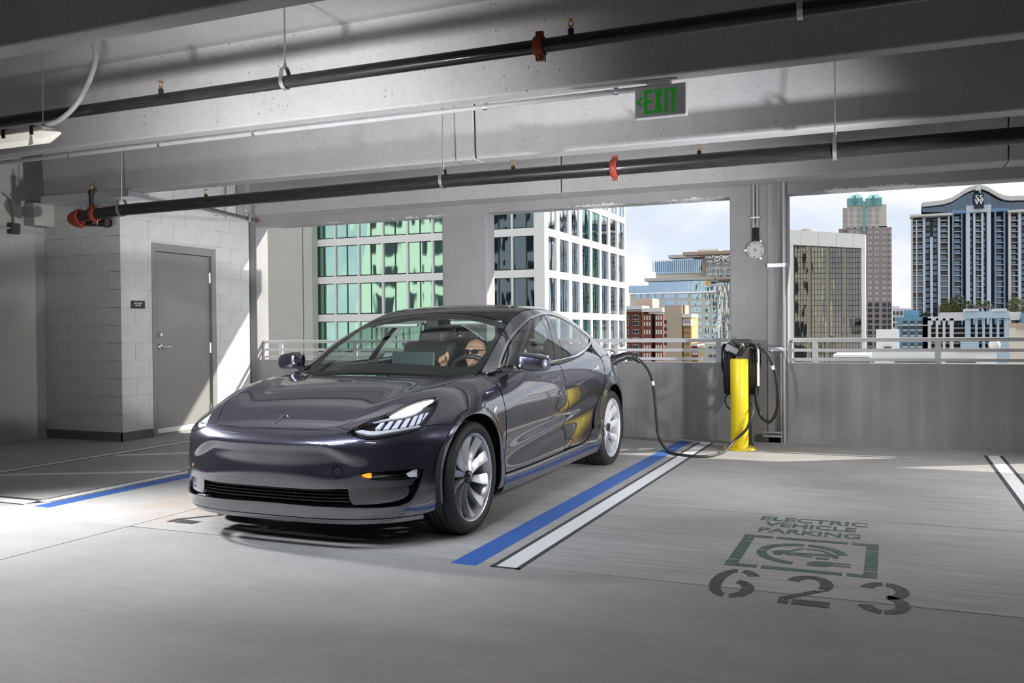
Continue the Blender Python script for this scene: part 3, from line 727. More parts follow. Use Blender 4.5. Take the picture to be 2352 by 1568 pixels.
C_wind = thin_glass('windscreen_glass', (.80, .88, .85), 1.50); C_side = thin_glass('side_glass', (.72, .82, .79), 3.4); C_roof = thin_glass('roof_glass', (.05, .06, .06), 1.6); C_rear = thin_glass('rear_glass', (.45, .52, .50), 1.5)
C_lens = thin_glass('lamp_lens', (.96, .97, .98), 1.35)
C_chrome = pm('chrome_trim', (.82, .83, .85), rough=.08, metal=1); C_black = pm('gloss_black', (.008, .008, .01), rough=.08, coat=1); C_satin = pm('satin_black', (.012, .012, .013), rough=.5)
C_liner = pm('arch_liner', (.006, .006, .006), rough=.9); C_alloy = pm('silver_alloy', (.70, .71, .74), rough=.30, metal=.65, coat=.4)
C_tyre = pm('tyre_rubber', (.016, .016, .017), rough=.55, bump=.15, bscale=200); C_disc = pm('brake_disc', (.32, .32, .33), rough=.35, metal=.9)
C_int = pm('interior_black', (.02, .02, .022), rough=.6); C_seat = pm('seat_leather', (.022, .022, .024), rough=.45); C_trim = pm('light_trim', (.60, .64, .63), rough=.7)
C_refl = pm('lamp_reflector', (.92, .94, 1.0), rough=.2, metal=.6, emit=(.9, .93, 1), estr=.12); C_white = pm('lamp_white', (.95, .96, .98), rough=.25, spec=.8, emit=(.92, .96, 1), estr=.45); C_led = pm('led_bar', (.78, .78, .92), rough=.2, metal=.4, emit=(.8, .82, 1), estr=.10)
C_amber = pm('amber_lens', (.9, .28, .02), rough=.2, emit=(1, .35, .03), estr=1.2); C_redlens = pm('tail_lens', (.25, .01, .01), rough=.1, coat=1)
car = thing('car', 'dark grey metallic electric saloon parked nose out and plugged into the charger', 'car', (CAR_X, CAR_Y, 0))
def cpart(name, me, parent=None): return link(name, me, parent or car)
def both(name, fn, proj, outline, mat, parent=(None, None), **kw):
    depth = kw.pop('depth', .012); offset = kw.pop('offset', 0.0); rim = kw.pop('rim', True)
    r = patch(fn, proj, outline, **kw); res = []
    for m_ in (False, True):
        res.append(cpart(name, car_mesh(name, *r, mat, depth, m_, offset, rim), parent[1] if m_ else parent[0]))
    return res
def single(name, fn, proj, outline, mat, parent=None, **kw):
    depth = kw.pop('depth', .012); offset = kw.pop('offset', 0.0); rim = kw.pop('rim', True)
    return cpart(name, car_mesh(name, *patch(fn, proj, outline, **kw), mat, depth, False, offset, rim), parent)
def archpts(w0, r, a0, a1, n=22, a=.90):
    return [(w0-r*math.cos(math.radians(t)), a, WR+r*math.sin(math.radians(t))) for t in np.linspace(a0, a1, n)]
AR = .372
# ------------------------------------------------------------------ body panels (s = behind the front axle, a = lateral, z)
HOOD_E = [(-.700, .415, .686), (-.65, .449, .709), (-.6, .476, .73), (-.508, .527, .766), (-.385, .575, .809), (-.256, .617, .842), (-.118, .661, .866), (.006, .694, .88), (.227, .712, .902), (.40, .714, .917)]
HOOD_F = [(-.746, 0, .672), (-.745, .15, .672), (-.740, .26, .671), (-.726, .36, .676)]
hood = single('hood', f_low, Top, mir(HOOD_F+HOOD_E+[(.455, .69, .92), (.43, .55, .922), (.375, .3, .925), (.35, .0, .925)]), C_paint, h=.022)
HL = [(-.722, .489, .657), (-.72, .523, .646), (-.706, .57, .632), (-.679, .614, .626), (-.634, .664, .629), (-.575, .713, .639), (-.503, .755, .652), (-.446, .779, .664), (-.378, .785, .694), (-.294, .783, .736), (-.211, .774, .783), (-.172, .760, .811), (-.166, .745, .82), (-.207, .723, .819), (-.279, .689, .809), (-.374, .655, .788), (-.454, .629, .764), (-.524, .599, .743), (-.594, .557, .72), (-.654, .523, .695), (-.70, .496, .673)]
SEAM = [(-.446, .779, .664), (-.417, .786, .673), (-.335, .82, .679), (-.257, .859, .675)]
seam_ang = math.degrees(math.asin((.664-WR)/AR))
fender_o = HOOD_E[:]+[(.50, .718, .922), (.535, .75, .925), (.53, .80, .905), (.50, .84, .865), (.478, .875, .80), (.457, .906, .747), (.452, .913, .63), (.456, .90, .45), (.458, .905, .30), (.452, .905, .20)]
fender_o += [(.375, .905, .20)]+archpts(0, AR, 180+21, seam_ang, 26)+SEAM[::-1]+HL[8:][:]+[]
fenders = both('fender', f_low, Cyl, fender_o, C_paint, h=.022, sharp=40)
OPEN = [(-.802, 0, .355), (-.800, .18, .355), (-.788, .341, .356), (-.76, .473, .361), (-.702, .609, .364), (-.608, .725, .365), (-.535, .78, .366), (-.509, .793, .401), (-.475, .81, .445), (-.462, .815, .445), (-.475, .811, .413), (-.498, .802, .358), (-.518, .79, .318), (-.537, .781, .292), (-.559, .765, .274), (-.596, .734, .262), (-.649, .68, .259), (-.70, .607, .261), (-.742, .514, .264), (-.785, .31, .266), (-.795, 0, .270)]
FOG = [(-.724, .568, .44), (-.716, .584, .447), (-.648, .681, .451), (-.537, .771, .452), (-.482, .804, .449), (-.488, .803, .428), (-.503, .797, .403), (-.606, .725, .403), (-.678, .647, .409), (-.703, .611, .417), (-.717, .585, .428)]
mirr = lambda pts: [(p[0], -p[1], p[2]) for p in pts]
TOW = [(-.765+.0, .452+.030*math.cos(t), .456+.030*math.sin(t)) for t in np.linspace(0, 2*math.pi, 17)[:-1]]
bump_half = HOOD_F+[(-.700, .415, .686), HL[-1]]+HL[:8]+SEAM[1:]+archpts(0, AR, seam_ang, -16, 16)+[(-.40, .85, .205), (-.45, .80, .198), (-.55, .742, .196), (-.66, .63, .196), (-.73, .48, .196), (-.765, .3, .196), (-.775, 0, .196)]
bumper = single('front_bumper', f_low, Nose, mir(bump_half), C_paint, h=.014, holes=[mir(OPEN), FOG, mirr(FOG), TOW], sharp=40)
single('tow_cover', f_low, Nose, TOW, C_paint, bumper, h=.02, gap=.0016, sharp=90)
# recesses behind the lower opening: black lining, body-coloured cheeks, grille
single('lower_duct', inset(f_low, .055), Nose, mir([(p[0], p[1]*1.0, p[2]+(.012 if i < 9 else -.012)) for i, p in enumerate(OPEN)]), C_liner, bumper, h=.04, gap=0, rim=False)
CHEEK = [(-.745, .50, .361), (-.702, .609, .366), (-.608, .725, .367), (-.548, .768, .366), (-.545, .765, .318), (-.575, .735, .290), (-.65, .66, .276), (-.72, .56, .272), (-.735, .53, .274), (-.744, .51, .30)]
both('bumper_cheek', inset(f_low, .022), Nose, CHEEK, C_paint, (bumper, bumper), h=.02, gap=0, depth=.03)
for i in range(4):
    z = .282+.019*i; single('grille_bar', inset(f_low, .036), Nose, mir([(-.78, 0, z), (-.77, .3, z), (-.75, .47, z), (-.735, .50, z), (-.735, .50, z+.006), (-.75, .47, z+.006), (-.77, .3, z+.006), (-.78, 0, z+.006)]), C_satin, bumper, h=.03, gap=0, depth=.02)
# splitter under the nose
single('lip', f_low, Nose, mir([(-.775, 0, .193), (-.765, .3, .193), (-.73, .48, .193), (-.66, .63, .193), (-.55, .742, .193), (-.45, .80, .194), (-.44, .80, .165), (-.55, .73, .162), (-.66, .61, .160), (-.72, .46, .16), (-.75, .3, .16), (-.76, 0, .16)]), C_paint, bumper, h=.02, gap=.001)
# fog lamps
fog = both('fog_lamp', inset(f_low, .018), Nose, FOG, C_black, h=.02, gap=.0, depth=.0, rim=False)
both('fog_lens', f_low, Nose, FOG, C_lens, fog, h=.03, gap=.002)
both('fog_chrome', inset(f_low, .010), Nose, [(-.695, .625, .430), (-.60, .727, .434), (-.565, .752, .4345), (-.555, .757, .4295), (-.565, .752, .4265), (-.60, .727, .425), (-.695, .625, .4225)], C_chrome, fog, h=.02, gap=0, depth=.01)
both('fog_amber', inset(f_low, .012), Nose, [(-.722, .572, .438), (-.706, .60, .445), (-.694, .62, .446), (-.694, .62, .420), (-.712, .592, .425)], C_amber, fog, h=.02, gap=0, depth=.01)
both('fog_reflector', inset(f_low, .010), Nose, [(-.552, .757, .430), (-.515, .783, .447), (-.495, .795, .446), (-.505, .792, .408), (-.54, .768, .410)], C_refl, fog, h=.02, gap=0, depth=.012)
# headlights
DRL = [(-.507, .626, .740), (-.451, .642, .759), (-.351, .671, .789), (-.258, .707, .808), (-.185, .742, .816), (-.203, .745, .805), (-.298, .728, .776), (-.375, .713, .752), (-.433, .688, .741), (-.493, .652, .734)]
BLADE = [(-.693, .517, .672), (-.686, .557, .661), (-.662, .612, .651), (-.58, .688, .662), (-.432, .772, .679), (-.42, .774, .685), (-.549, .698, .674), (-.637, .611, .668), (-.669, .547, .676)]
STRIP = [(-.599, .572, .713), (-.536, .629, .724), (-.45, .689, .733), (-.363, .724, .749), (-.304, .734, .769), (-.303, .729, .774), (-.375, .714, .752), (-.439, .683, .739), (-.506, .638, .731), (-.559, .601, .722)]
FINS = [[(-.624, .604, .686), (-.615, .626, .681), (-.56, .626, .713), (-.575, .61, .712)], [(-.605, .642, .678), (-.586, .664, .677), (-.519, .66, .718), (-.539, .644, .716)], [(-.573, .675, .678), (-.545, .697, .68), (-.472, .691, .722), (-.498, .675, .719)], [(-.53, .707, .681), (-.497, .727, .684), (-.419, .716, .73), (-.449, .703, .725)], [(-.481, .737, .685), (-.449, .752, .689), (-.365, .736, .74), (-.394, .725, .735)], [(-.435, .758, .691), (-.407, .768, .696), (-.325, .751, .747), (-.352, .74, .743)], [(-.389, .769, .704), (-.363, .768, .716), (-.292, .767, .75), (-.312, .756, .749)]]
hl = both('headlight', inset(f_low, .040), Nose, HL, C_black, h=.025, gap=.0, depth=0, rim=False, sharp=70)
both('lens', f_low, Nose, HL, C_lens, hl, h=.02, gap=.0045, sharp=70)
both('bezel', inset(f_low, .002), Nose, HL, C_black, hl, h=.02, gap=.0018, sharp=70, depth=.04, holes=[[tuple(np.array(p)+(np.array((-.46, .66, .72))-np.array(p))*.045) for p in HL]])
both('daytime_light', inset(f_low, .012), Nose, DRL, C_white, hl, h=.02, gap=0, depth=.01)
both('light_blade', inset(f_low, .016), Nose, BLADE, C_refl, hl, h=.02, gap=0, depth=.015)
both('light_strip', inset(f_low, .016), Nose, STRIP, C_refl, hl, h=.02, gap=0, depth=.01)
for q in FINS: both('reflector_fin', inset(f_low, .022), Nose, q, C_led, hl, h=.02, gap=0, depth=.02, smooth=False)
# doors
fd = [(.545, 0, .928), (.515, 0, .875), (.488, 0, .80), (.464, 0, .747), (.458, 0, .63), (.464, 0, .45), (.468, 0, .31), (.485, 0, .288), (.974, 0, .288), (1.50, 0, .298), (1.555, 0, .312), (1.60, 0, .43), (1.628, 0, .62), (1.632, 0, .777), (1.655, 0, .872), (1.712, 0, .958), (1.3, 0, .947), (.8, 0, .935)]
rd = [(1.719, 0, .960), (1.662, 0, .872), (1.638, 0, .777), (1.634, 0, .62), (1.606, 0, .43), (1.562, 0, .314), (1.60, 0, .305), (1.999, 0, .308), (2.12, 0, .325), (2.198, 0, .362), (2.255, 0, .432), (2.33, 0, .545), (2.44, 0, .635), (2.56, 0, .705), (2.66, 0, .79), (2.75, 0, .90), (2.79, 0, .98), (2.745, 0, 1.045), (2.55, 0, 1.022), (2.35, 0, 1.003), (2.05, 0, .982)]
fdoor = both('front_door', f_low, Side, fd, C_paint, h=.022, sharp=40); rdoor = both('rear_door', f_low, Side, rd, C_paint, h=.022, sharp=40)
both('rocker', f_low, Side, [(.46, 0, .282), (.974, 0, .282), (1.52, 0, .293), (1.999, 0, .300), (2.15, 0, .322), (2.25, 0, .38), (2.40, 0, .40), (2.50, 0, .30), (2.47, 0, .17), (.46, 0, .165)], C_paint, h=.025, sharp=40)
# door handles: flush bars
def handle(s0, s1, z0, z1): return [(s0, 0, z0-.012), (s1, 0, z1-.014), (s1, 0, z1+.016), (s1-.055, 0, z1+.013), (s1-.065, 0, z1-.001), (s0, 0, z0+.004)]
both('door_handle', f_low, Side, handle(1.345, 1.55, .832, .842), C_chrome, fdoor, h=.03, gap=0, offset=.004, depth=.005, smooth=False)
both('door_handle', f_low, Side, handle(2.36, 2.575, .866, .882), C_chrome, rdoor, h=.03, gap=0, offset=.004, depth=.005, smooth=False)
both('side_badge', f_low, Side, [(.262, 0, .705), (.30, 0, .725), (.345, 0, .728), (.325, 0, .714), (.30, 0, .705), (.285, 0, .690)], C_chrome, fenders, h=.02, gap=0, offset=.003, depth=.004)
# rear quarter with C pillar, rear bumper, boot lid
quarter_o = [(2.797, .83, .98), (2.757, .87, .90), (2.667, .90, .79), (2.567, .91, .705), (2.447, .91, .635), (2.35, .91, .56), (2.41, .91, .41), (2.52, .91, .30)]
quarter_o = [(2.797, .83, .98), (2.757, .87, .90), (2.667, .90, .79), (2.567, .91, .705), (2.447, .91, .635), (2.34, .91, .545), (2.262, .91, .43), (2.27, .91, .395), (2.41, .91, .41), (2.512, .905, .30)]+archpts(WB, AR, -5, 180+8, 30)[0:]+[(3.36, .85, .30), (3.50, .80, .50), (3.52, .80, .70), (3.50, .79, .84), (3.44, .79, .95), (3.52, .73, .99), (3.56, .66, 1.035), (3.43, .62, 1.075), (3.30, .60, 1.10), (3.12, .60, 1.16), (2.95, .655, 1.12), (2.80, .70, 1.09), (2.752, .76, 1.045)]
quarters = both('rear_quarter', f_body, Cyl, quarter_o, C_paint, h=.024, sharp=40)
class Tail(Nose): o = np.array([2.6, 0, .5])
def _tfwd(c, P):
    P = np.asarray(P, float).copy(); P[:, 0] = 2*c.o[0]-P[:, 0]; d = P-c.o; d = d/np.linalg.norm(d, axis=1, keepdims=True); th = np.arccos(np.clip(-d[:, 0], -1, 1)); r = np.maximum(np.hypot(d[:, 1], d[:, 2]), 1e-9)
    return np.stack([d[:, 1]/r*th*c.R, d[:, 2]/r*th*c.R], 1)
def _trays(c, Q):
    r = np.maximum(np.linalg.norm(Q, axis=1), 1e-9); th = r/c.R; d = np.stack([np.cos(th), Q[:, 0]/r*np.sin(th), Q[:, 1]/r*np.sin(th)], 1); o = np.repeat(c.o[None], len(Q), 0); return o, o+1.9*d
Tail.fwd = classmethod(_tfwd); Tail.rays = classmethod(_trays)
single('rear_bumper', f_low, Tail, mir([(3.84, 0, .80), (3.80, .4, .80), (3.70, .62, .80), (3.52, .79, .70), (3.51, .80, .50), (3.37, .85, .30), (3.32, .85, .22), (3.55, .74, .2), (3.66, .5, .2), (3.7, 0, .2)]), C_paint, h=.04, sharp=40)
both('tail_lamp', f_low, Tail, [(3.70, .62, .81), (3.74, .52, .90), (3.72, .55, .985), (3.62, .68, .985), (3.47, .785, .93), (3.505, .79, .84), (3.53, .785, .81)], C_redlens, h=.03)
single('boot_lid', f_body, Tail, mir([(3.47, 0, 1.062), (3.47, .42, 1.058), (3.54, .62, 1.035), (3.60, .67, 1.0), (3.71, .545, .99), (3.73, .515, .90), (3.69, .61, .81), (3.79, .4, .81), (3.83, 0, .81)]), C_paint, h=.03, sharp=40)
# greenhouse
RAIL_IN = [(.505, .692, .92), (.64, .690, .99), (.787, .672, 1.069), (.93, .655, 1.14), (1.066, .633, 1.203), (1.20, .617, 1.26), (1.344, .602, 1.309), (1.47, .595, 1.34), (1.591, .59, 1.359), (1.85, .585, 1.375), (2.2, .578, 1.362), (2.5, .562, 1.325), (2.75, .545, 1.27), (3.0, .53, 1.20), (3.2, .525, 1.135), (3.36, .53, 1.085)]
DLO_T = [(.672, .775, .958), (.76, .758, 1.015), (.851, .744, 1.066), (.98, .727, 1.13), (1.128, .709, 1.187), (1.322, .69, 1.251), (1.498, .673, 1.294), (1.682, .656, 1.321), (1.86, .648, 1.332), (2.039, .643, 1.330), (2.207, .654, 1.310), (2.361, .673, 1.275), (2.516, .69, 1.231), (2.65, .703, 1.185), (2.775, .713, 1.143)]
rail_o = RAIL_IN+[(3.28, .60, 1.105), (3.12, .604, 1.163), (2.95, .658, 1.122), (2.80, .703, 1.093), (2.79, .705, 1.12)]+[(p[0], p[1], p[2]+.012) for p in DLO_T[::-1]]+[(.60, .768, .935), (.54, .74, .925)]
rails = both('roof_rail', f_body, CylHi, rail_o, C_paint, h=.02, sharp=50)
wind = single('windscreen', f_gh, Top, mir([(.385, 0, .9), (.395, .25, .9), (.43, .47, .9), (.500, .676, .9), (.64, .683, .99), (.787, .667, 1.07), (.93, .650, 1.14), (1.066, .628, 1.20), (1.185, .606, 1.25), (1.215, .5, 1.3), (1.262, .25, 1.33), (1.28, 0, 1.34)]), C_wind, h=.03, sharp=40)
single('windscreen_frit', inset(f_gh, .004), Top, mir([(.375, 0, .9), (.385, .25, .9), (.42, .48, .9), (.494, .680, .9), (.64, .685, .99), (.787, .669, 1.07), (.93, .652, 1.14), (1.066, .630, 1.20), (1.19, .61, 1.25), (1.22, .5, 1.3), (1.272, .25, 1.33), (1.29, 0, 1.34)]), C_satin, wind, h=.03, sharp=40,
       holes=[mir([(.47, 0, .9), (.48, .25, .9), (.515, .45, .9), (.565, .585, .9), (.62, .628, .99), (.787, .630, 1.07), (.93, .612, 1.14), (1.066, .592, 1.20), (1.12, .575, 1.22), (1.145, .5, 1.3), (1.192, .25, 1.33), (1.16, .09, 1.33), (1.15, 0, 1.34)])])
single('roof_panel', f_gh, Top, mir([(1.288, 0, 1.3), (1.27, .25, 1.3), (1.223, .5, 1.3), (1.195, .607, 1.3), (1.344, .597, 1.309), (1.591, .585, 1.359), (1.85, .580, 1.375), (2.2, .573, 1.362), (2.42, .562, 1.325), (2.46, .3, 1.36), (2.47, 0, 1.37)]), C_roof, h=.03, sharp=40)
single('rear_window', f_gh, Top, mir([(2.48, 0, 1.3), (2.47, .3, 1.3), (2.43, .558, 1.3), (2.75, .540, 1.27), (3.0, .525, 1.20), (3.2, .52, 1.135), (3.40, .50, 1.07), (3.46, .3, 1.06), (3.47, 0, 1.06)]), C_rear, h=.03, sharp=40)
FW = [(.695, 0, .964), (.76, 0, 1.005), (.851, 0, 1.058), (.98, 0, 1.122), (1.128, 0, 1.180), (1.322, 0, 1.244), (1.498, 0, 1.287), (1.682, 0, 1.314), (1.837, 0, 1.325), (1.79, 0, 1.25), (1.70, 0, 1.12), (1.588, 0, .975), (1.2, 0, .968)]
RW = [(1.925, 0, 1.326), (2.039, 0, 1.322), (2.207, 0, 1.302), (2.361, 0, 1.267), (2.516, 0, 1.223), (2.565, 0, 1.205), (2.53, 0, 1.15), (2.44, 0, 1.042), (2.133, 0, 1.006), (1.80, 0, .986), (1.86, 0, 1.14)]
QW = [(2.585, 0, 1.20), (2.65, 0, 1.180), (2.76, 0, 1.140), (2.735, 0, 1.112), (2.66, 0, 1.085), (2.55, 0, 1.056), (2.462, 0, 1.045), (2.545, 0, 1.145)]
both('door_window', f_gh, Side, FW, C_side, fdoor, h=.04, sharp=45); both('door_window', f_gh, Side, RW, C_side, rdoor, h=.04, sharp=45); both('quarter_window', f_gh, Side, QW, C_side, quarters, h=.04, sharp=45)
both('b_pillar', f_gh, Side, [(1.845, 0, 1.327), (1.92, 0, 1.328), (1.855, 0, 1.14), (1.795, 0, .985), (1.59, 0, .972), (1.702, 0, 1.12), (1.797, 0, 1.25)], C_black, h=.03, sharp=45)
both('quarter_pillar', inset(f_gh, .001), Side, [(2.56, 0, 1.21), (2.59, 0, 1.2), (2.55, 0, 1.145), (2.47, 0, 1.045), (2.43, 0, 1.04), (2.525, 0, 1.15)], C_black, quarters, h=.03, sharp=45)
both('mirror_sail', f_gh, Side, [(.60, 0, .945), (.69, 0, .962), (.80, 0, .968), (.72, 0, .935), (.60, 0, .93)], C_black, fdoor, h=.03, smooth=False)
def ribbon(fn, pts, w, th, lift=.0, side=True):
    """flat trim strip following a path on the surface"""
    P = np.array([tuple(p) for p in catmull(pts, 5)]); o = P.copy(); o[:, 1] = 0; e = P.copy(); e[:, 1] = 1.4
    X = bisect(fn, o, e); Nn = grad(fn, X); t = np.gradient(X, axis=0); t /= np.linalg.norm(t, axis=1, keepdims=True); b = np.cross(Nn, t)
    out = []
    prof = [(-.5, 0), (-.5, .6), (-.3, 1), (.3, 1), (.5, .6), (.5, 0)]
    rows = [X+b*w*u+Nn*(th*v+lift) for u, v in prof]
    return rows
def ribbon_part(name, fn, pts, w, th, mat, parents, lift=0.0):
    rows = ribbon(fn, pts, w, th, lift)
    for m_ in (False, True):
        mb = MB(); sg = -1 if m_ else 1
        mb.grid([[(r[1]*sg, r[0], r[2]) for r in row] for row in rows]); mb.build(name, mat, parents[1] if m_ else parents[0], smooth=True, fix=True)
ribbon_part('window_chrome', f_gh, [(.66, 0, .955)]+[(p[0], 0, p[2]+.003) for p in DLO_T]+[(2.80, 0, 1.125), (2.77, 0, 1.098), (2.70, 0, 1.078)], .017, .006, C_chrome, rails)
ribbon_part('belt_chrome', f_gh, [(.80, 0, .953), (1.2, 0, .958), (1.65, 0, .968), (1.80, 0, .974), (2.133, 0, .994), (2.44, 0, 1.030), (2.62, 0, 1.062), (2.72, 0, 1.085)], .022, .008, C_chrome, fdoor)
single('cowl', f_low, Top, mir([(.358, 0, .9), (.383, .3, .9), (.438, .55, .9), (.463, .695, .9), (.53, .70, .9), (.50, .60, .9), (.46, .47, .9), (.42, .25, .9), (.41, 0, .9)]), C_satin, h=.03, offset=-.006)
# door mirrors
def mirror_shell(sg):
    mb = MB(); rows = []
    c = Vector((.985, .765, .990))
    for i in range(15):
        t = -1+2*i/14; k = (1-abs(t)**4)**.5 if abs(t) < 1 else 0.0
        x = c.x+t*.115; row = []
        for j in range(28):
            a = 2*math.pi*j/28; ca, sa = math.cos(a), math.sin(a); p = .52
            yy = math.copysign(abs(ca)**p, ca); zz = math.copysign(abs(sa)**p, sa)
            ly = (.085 if yy < 0 else .045)*(.80+.2*k); lz = (.062 if zz > 0 else .060)
            row.append((sg*x, c.y+yy*ly*max(k, .02)+.030*(t), c.z+zz*lz*max(k, .02)+(.012 if zz > 0 else 0)*t*-1-.004*t))
        rows.append(row+[row[0]])
    return mb.grid(rows)
for i, sg in enumerate((1, -1)):
    mo = mirror_shell(sg).build('door_mirror', C_paint, fdoor[i], smooth=True, fix=True)
    MB().box(sg*.89, sg*1.08, .806, .812, .945, 1.038).build('mirror_glass', C_chrome, fdoor[i], bevel=.02)
    MB().grid([[(sg*x, y, z) for (x, y, z) in row] for row in [[(.80, .66, .925), (.80, .78, .925), (.80, .78, .957), (.80, .66, .957), (.80, .66, .925)], [(.87, .69, .934), (.87, .77, .934), (.87, .77, .955), (.87, .69, .955), (.87, .69, .934)], [(.95, .70, .945), (.95, .77, .945), (.95, .77, .965), (.95, .70, .965), (.95, .70, .945)]]]).build('mirror_stalk', C_satin, fdoor[i], fix=True)
    MB().grid([[(sg*(.80+.08*u), .60+.24*v+.08*u, .930+.006*u) for v in (0, .5, 1)] for u in (0, .5, 1)]).build('mirror_foot', C_chrome, fdoor[i])
# bonnet emblem and hub logos: the stylised T
def t_logo(scale):
    out = [[(-.5, .5), (-.42, .58), (-.2, .64), (0, .66), (.2, .64), (.42, .58), (.5, .5), (.4, .50), (.2, .555), (0, .57), (-.2, .555), (-.4, .50)],
           [(-.44, .42), (-.2, .50), (-.05, .515), (0, .46), (.05, .515), (.2, .50), (.44, .42), (.38, .32), (.26, .385), (.14, .40), (.0, -.62), (-.14, .40), (-.26, .385), (-.38, .32)]]
    return [[(u*scale, v*scale) for u, v in p] for p in out]
mb = MB()
for pl in t_logo(.082):
    q = np.array([(-.655+v*1.0, u, 0) for u, v in pl]); o, e = Top.rays(q[:, :2]); X = bisect(f_low, o, e); Nn = grad(f_low, X)
    A = X+Nn*.004; B = X-Nn*.002; n = len(pl)
    mb.add([(p[1], p[0], p[2]) for p in np.concatenate([A, B])], [tuple(range(n)), tuple(range(2*n-1, n-1, -1))]+[(i, i+n, (i+1) % n+n, (i+1) % n) for i in range(n)])
mb.build('emblem', C_chrome, hood, fix=True)
# wheel-arch liners, floor pan
for sg in (1, -1):
    for w0 in (0, WB):
        MB().lathe([(.05, .50), (.40, .50), (.405, .885)], (0, w0, WR+.005), (sg, 0, 0), 30, start=math.radians(-112), sweep=math.radians(224)).build('arch_liner', C_liner, car)
MB().box(-.84, .84, .44, 2.42, .15, .20).box(-.56, .56, -.60, 3.55, .165, .24).box(-.72, .72, 3.28, 3.50, .19, .26).build('floor_pan', C_liner, car)

# ------------------------------------------------------------------ wheels
def make_wheel():
    w = link('wheel', None, car)
    pr = [(.246, -.085), (.262, -.108), (.285, -.118), (.308, -.116), (.324, -.104), (.332, -.088), (.334, -.066), (.328, -.064), (.328, -.056), (.335, -.054), (.3355, -.022), (.329, -.020), (.329, -.010), (.3358, -.008), (.3358, .008), (.329, .010), (.329, .020), (.3355, .022), (.335, .054), (.328, .056), (.328, .064), (.334, .066), (.332, .088), (.324, .104), (.308, .1155), (.300, .1165), (.298, .1185), (.285, .119), (.270, .114), (.262, .108), (.246, .085)]
    MB().lathe(pr, (0, 0, 0), (1, 0, 0), 72).build('tyre', C_tyre, w, smooth='auto')
    MB().lathe([(.238, -.09), (.236, -.02), (.240, .05), (.246, .082), (.252, .093), (.2605, .1005), (.2625, .104), (.2605, .107), (.255, .105), (.248, .096), (.240, .06)], (0, 0, 0), (1, 0, 0), 72).build('rim', C_alloy, w, smooth='auto')
    MB().lathe([(.05, -.02), (.17, -.02), (.17, .0), (.05, .0)], (0, 0, 0), (1, 0, 0), 40, closed=True).build('brake_disc', C_disc, w, smooth='auto')
    MB().lathe([(.10, -.04), (.178, -.04), (.178, .025), (.10, .025)], (0, 0, 0), (1, 0, 0), 10, closed=True, start=math.radians(-115), sweep=math.radians(55)).build('caliper', C_satin, w)
    hub = MB().lathe([(0, .088), (.030, .088), (.036, .084), (.040, .070), (.040, .02)], (0, 0, 0), (1, 0, 0), 32).build('hub_cap', C_black, w, smooth='auto')
    mb = MB()
    for pl in t_logo(.036): mb.prism(pl, lambda u, v, d: (d, u, v), .088, .0895)
    mb.build('hub_emblem', C_chrome, w, fix=True)
    # ten broad blades, each twisted so that one edge stands proud
    me = None
    mb = MB(); rows = []
    K = 12
    for i in range(K):
        t = i/(K-1); r = .030+(.243-.030)*t; hw = .011+.024*t**1.1; sw = -.020*t*t+.004
        xo = .072-.012*math.sin(math.pi*t)+.024*t*t
        lead = (xo, sw+hw); trail = (xo-.022*(.3+.7*math.sin(math.pi*min(1, t*.9))), sw-hw)
        rows.append([(lead[0], lead[1], r), (xo-.006, sw, r), (trail[0], trail[1], r), (trail[0]-.022, trail[1]+.004, r), (lead[0]-.040, lead[1]-.003, r), (lead[0], lead[1], r)])
    mb.grid(rows); me = mb.mesh('spoke', C_alloy, 'auto')
    import bmesh; bm = bmesh.new(); bm.from_mesh(me); bmesh.ops.recalc_face_normals(bm, faces=bm.faces); bm.to_mesh(me); bm.free()
    for k in range(10): link('spoke', me, w, rot=(2*math.pi*k/10+.05, 0, 0))
    # raised lettering on the sidewall
    tm = text_mesh('Continental', 1, .02, .01, 'CENTER', 1.05); tm.materials.clear(); tm.materials.append(pm('tyre_letters', (.10, .10, .105), rough=.5))
    for v in tm.vertices:
        u, q = v.co.x*.031, v.co.y*.026; rr = .2885+q; th = u/.2885
        v.co = (.1185+v.co.z*.03, rr*math.sin(-th), rr*math.cos(-th))
    lt = link('tyre_lettering', tm, w)
    return w, lt
w0, lt0 = make_wheel(); TX = .79
def put(w, sg, s, rot):
    w.location = (sg*TX, s, WR); w.rotation_euler = (rot, 0, 0 if sg > 0 else math.pi)
    return w
put(w0, 1, 0, 0)
for ch in w0.children:
    if ch.name.startswith('tyre_lettering'): ch.rotation_euler = (math.radians(58), 0, 0)
for sg, s, rot in ((1, WB, .31), (-1, 0, .2), (-1, WB, .7)): put(copy_tree(w0, car), sg, s, rot)
# ------------------------------------------------------------------ cabin
def rbox(name, c, d, mat, parent, bev=.02, rot=(0, 0, 0)):
    o = MB().cbox((0, 0, 0), d).build(name, mat, parent, bevel=bev, seg=3); o.location = c; o.rotation_euler = rot; return o
dash = MB().grid([[(x, y, z) for x in np.linspace(-.70, .70, 9)] for (y, z) in [(.46, .895), (.60, .915), (.80, .925), (.98, .915), (1.03, .89), (1.03, .70), (.95, .55)]]).build('dashboard', C_int, car, smooth=True)
rbox('touchscreen', (-.068, 1.00, .945), (.36, .022, .225), pm('screen_back', (.022, .034, .04), rough=.35, coat=.3), car, .008, (-.12, 0, 0))
MB().tube(catmull([(.385+.185*math.cos(t), 1.09+.075*math.sin(t)*-1*.9, .850+.172*math.sin(t)) for t in np.linspace(0, 2*math.pi, 17)[:-1]], 4, True), .0165, 12, closed=True).build('steering_wheel', C_seat, car, smooth=True)
sw = [o for o in car.children if o.name.startswith('steering_wheel')][0]
rbox('wheel_hub', (.385, 1.08, .862), (.15, .04, .09), C_int, sw, .02, (-.4, 0, 0))
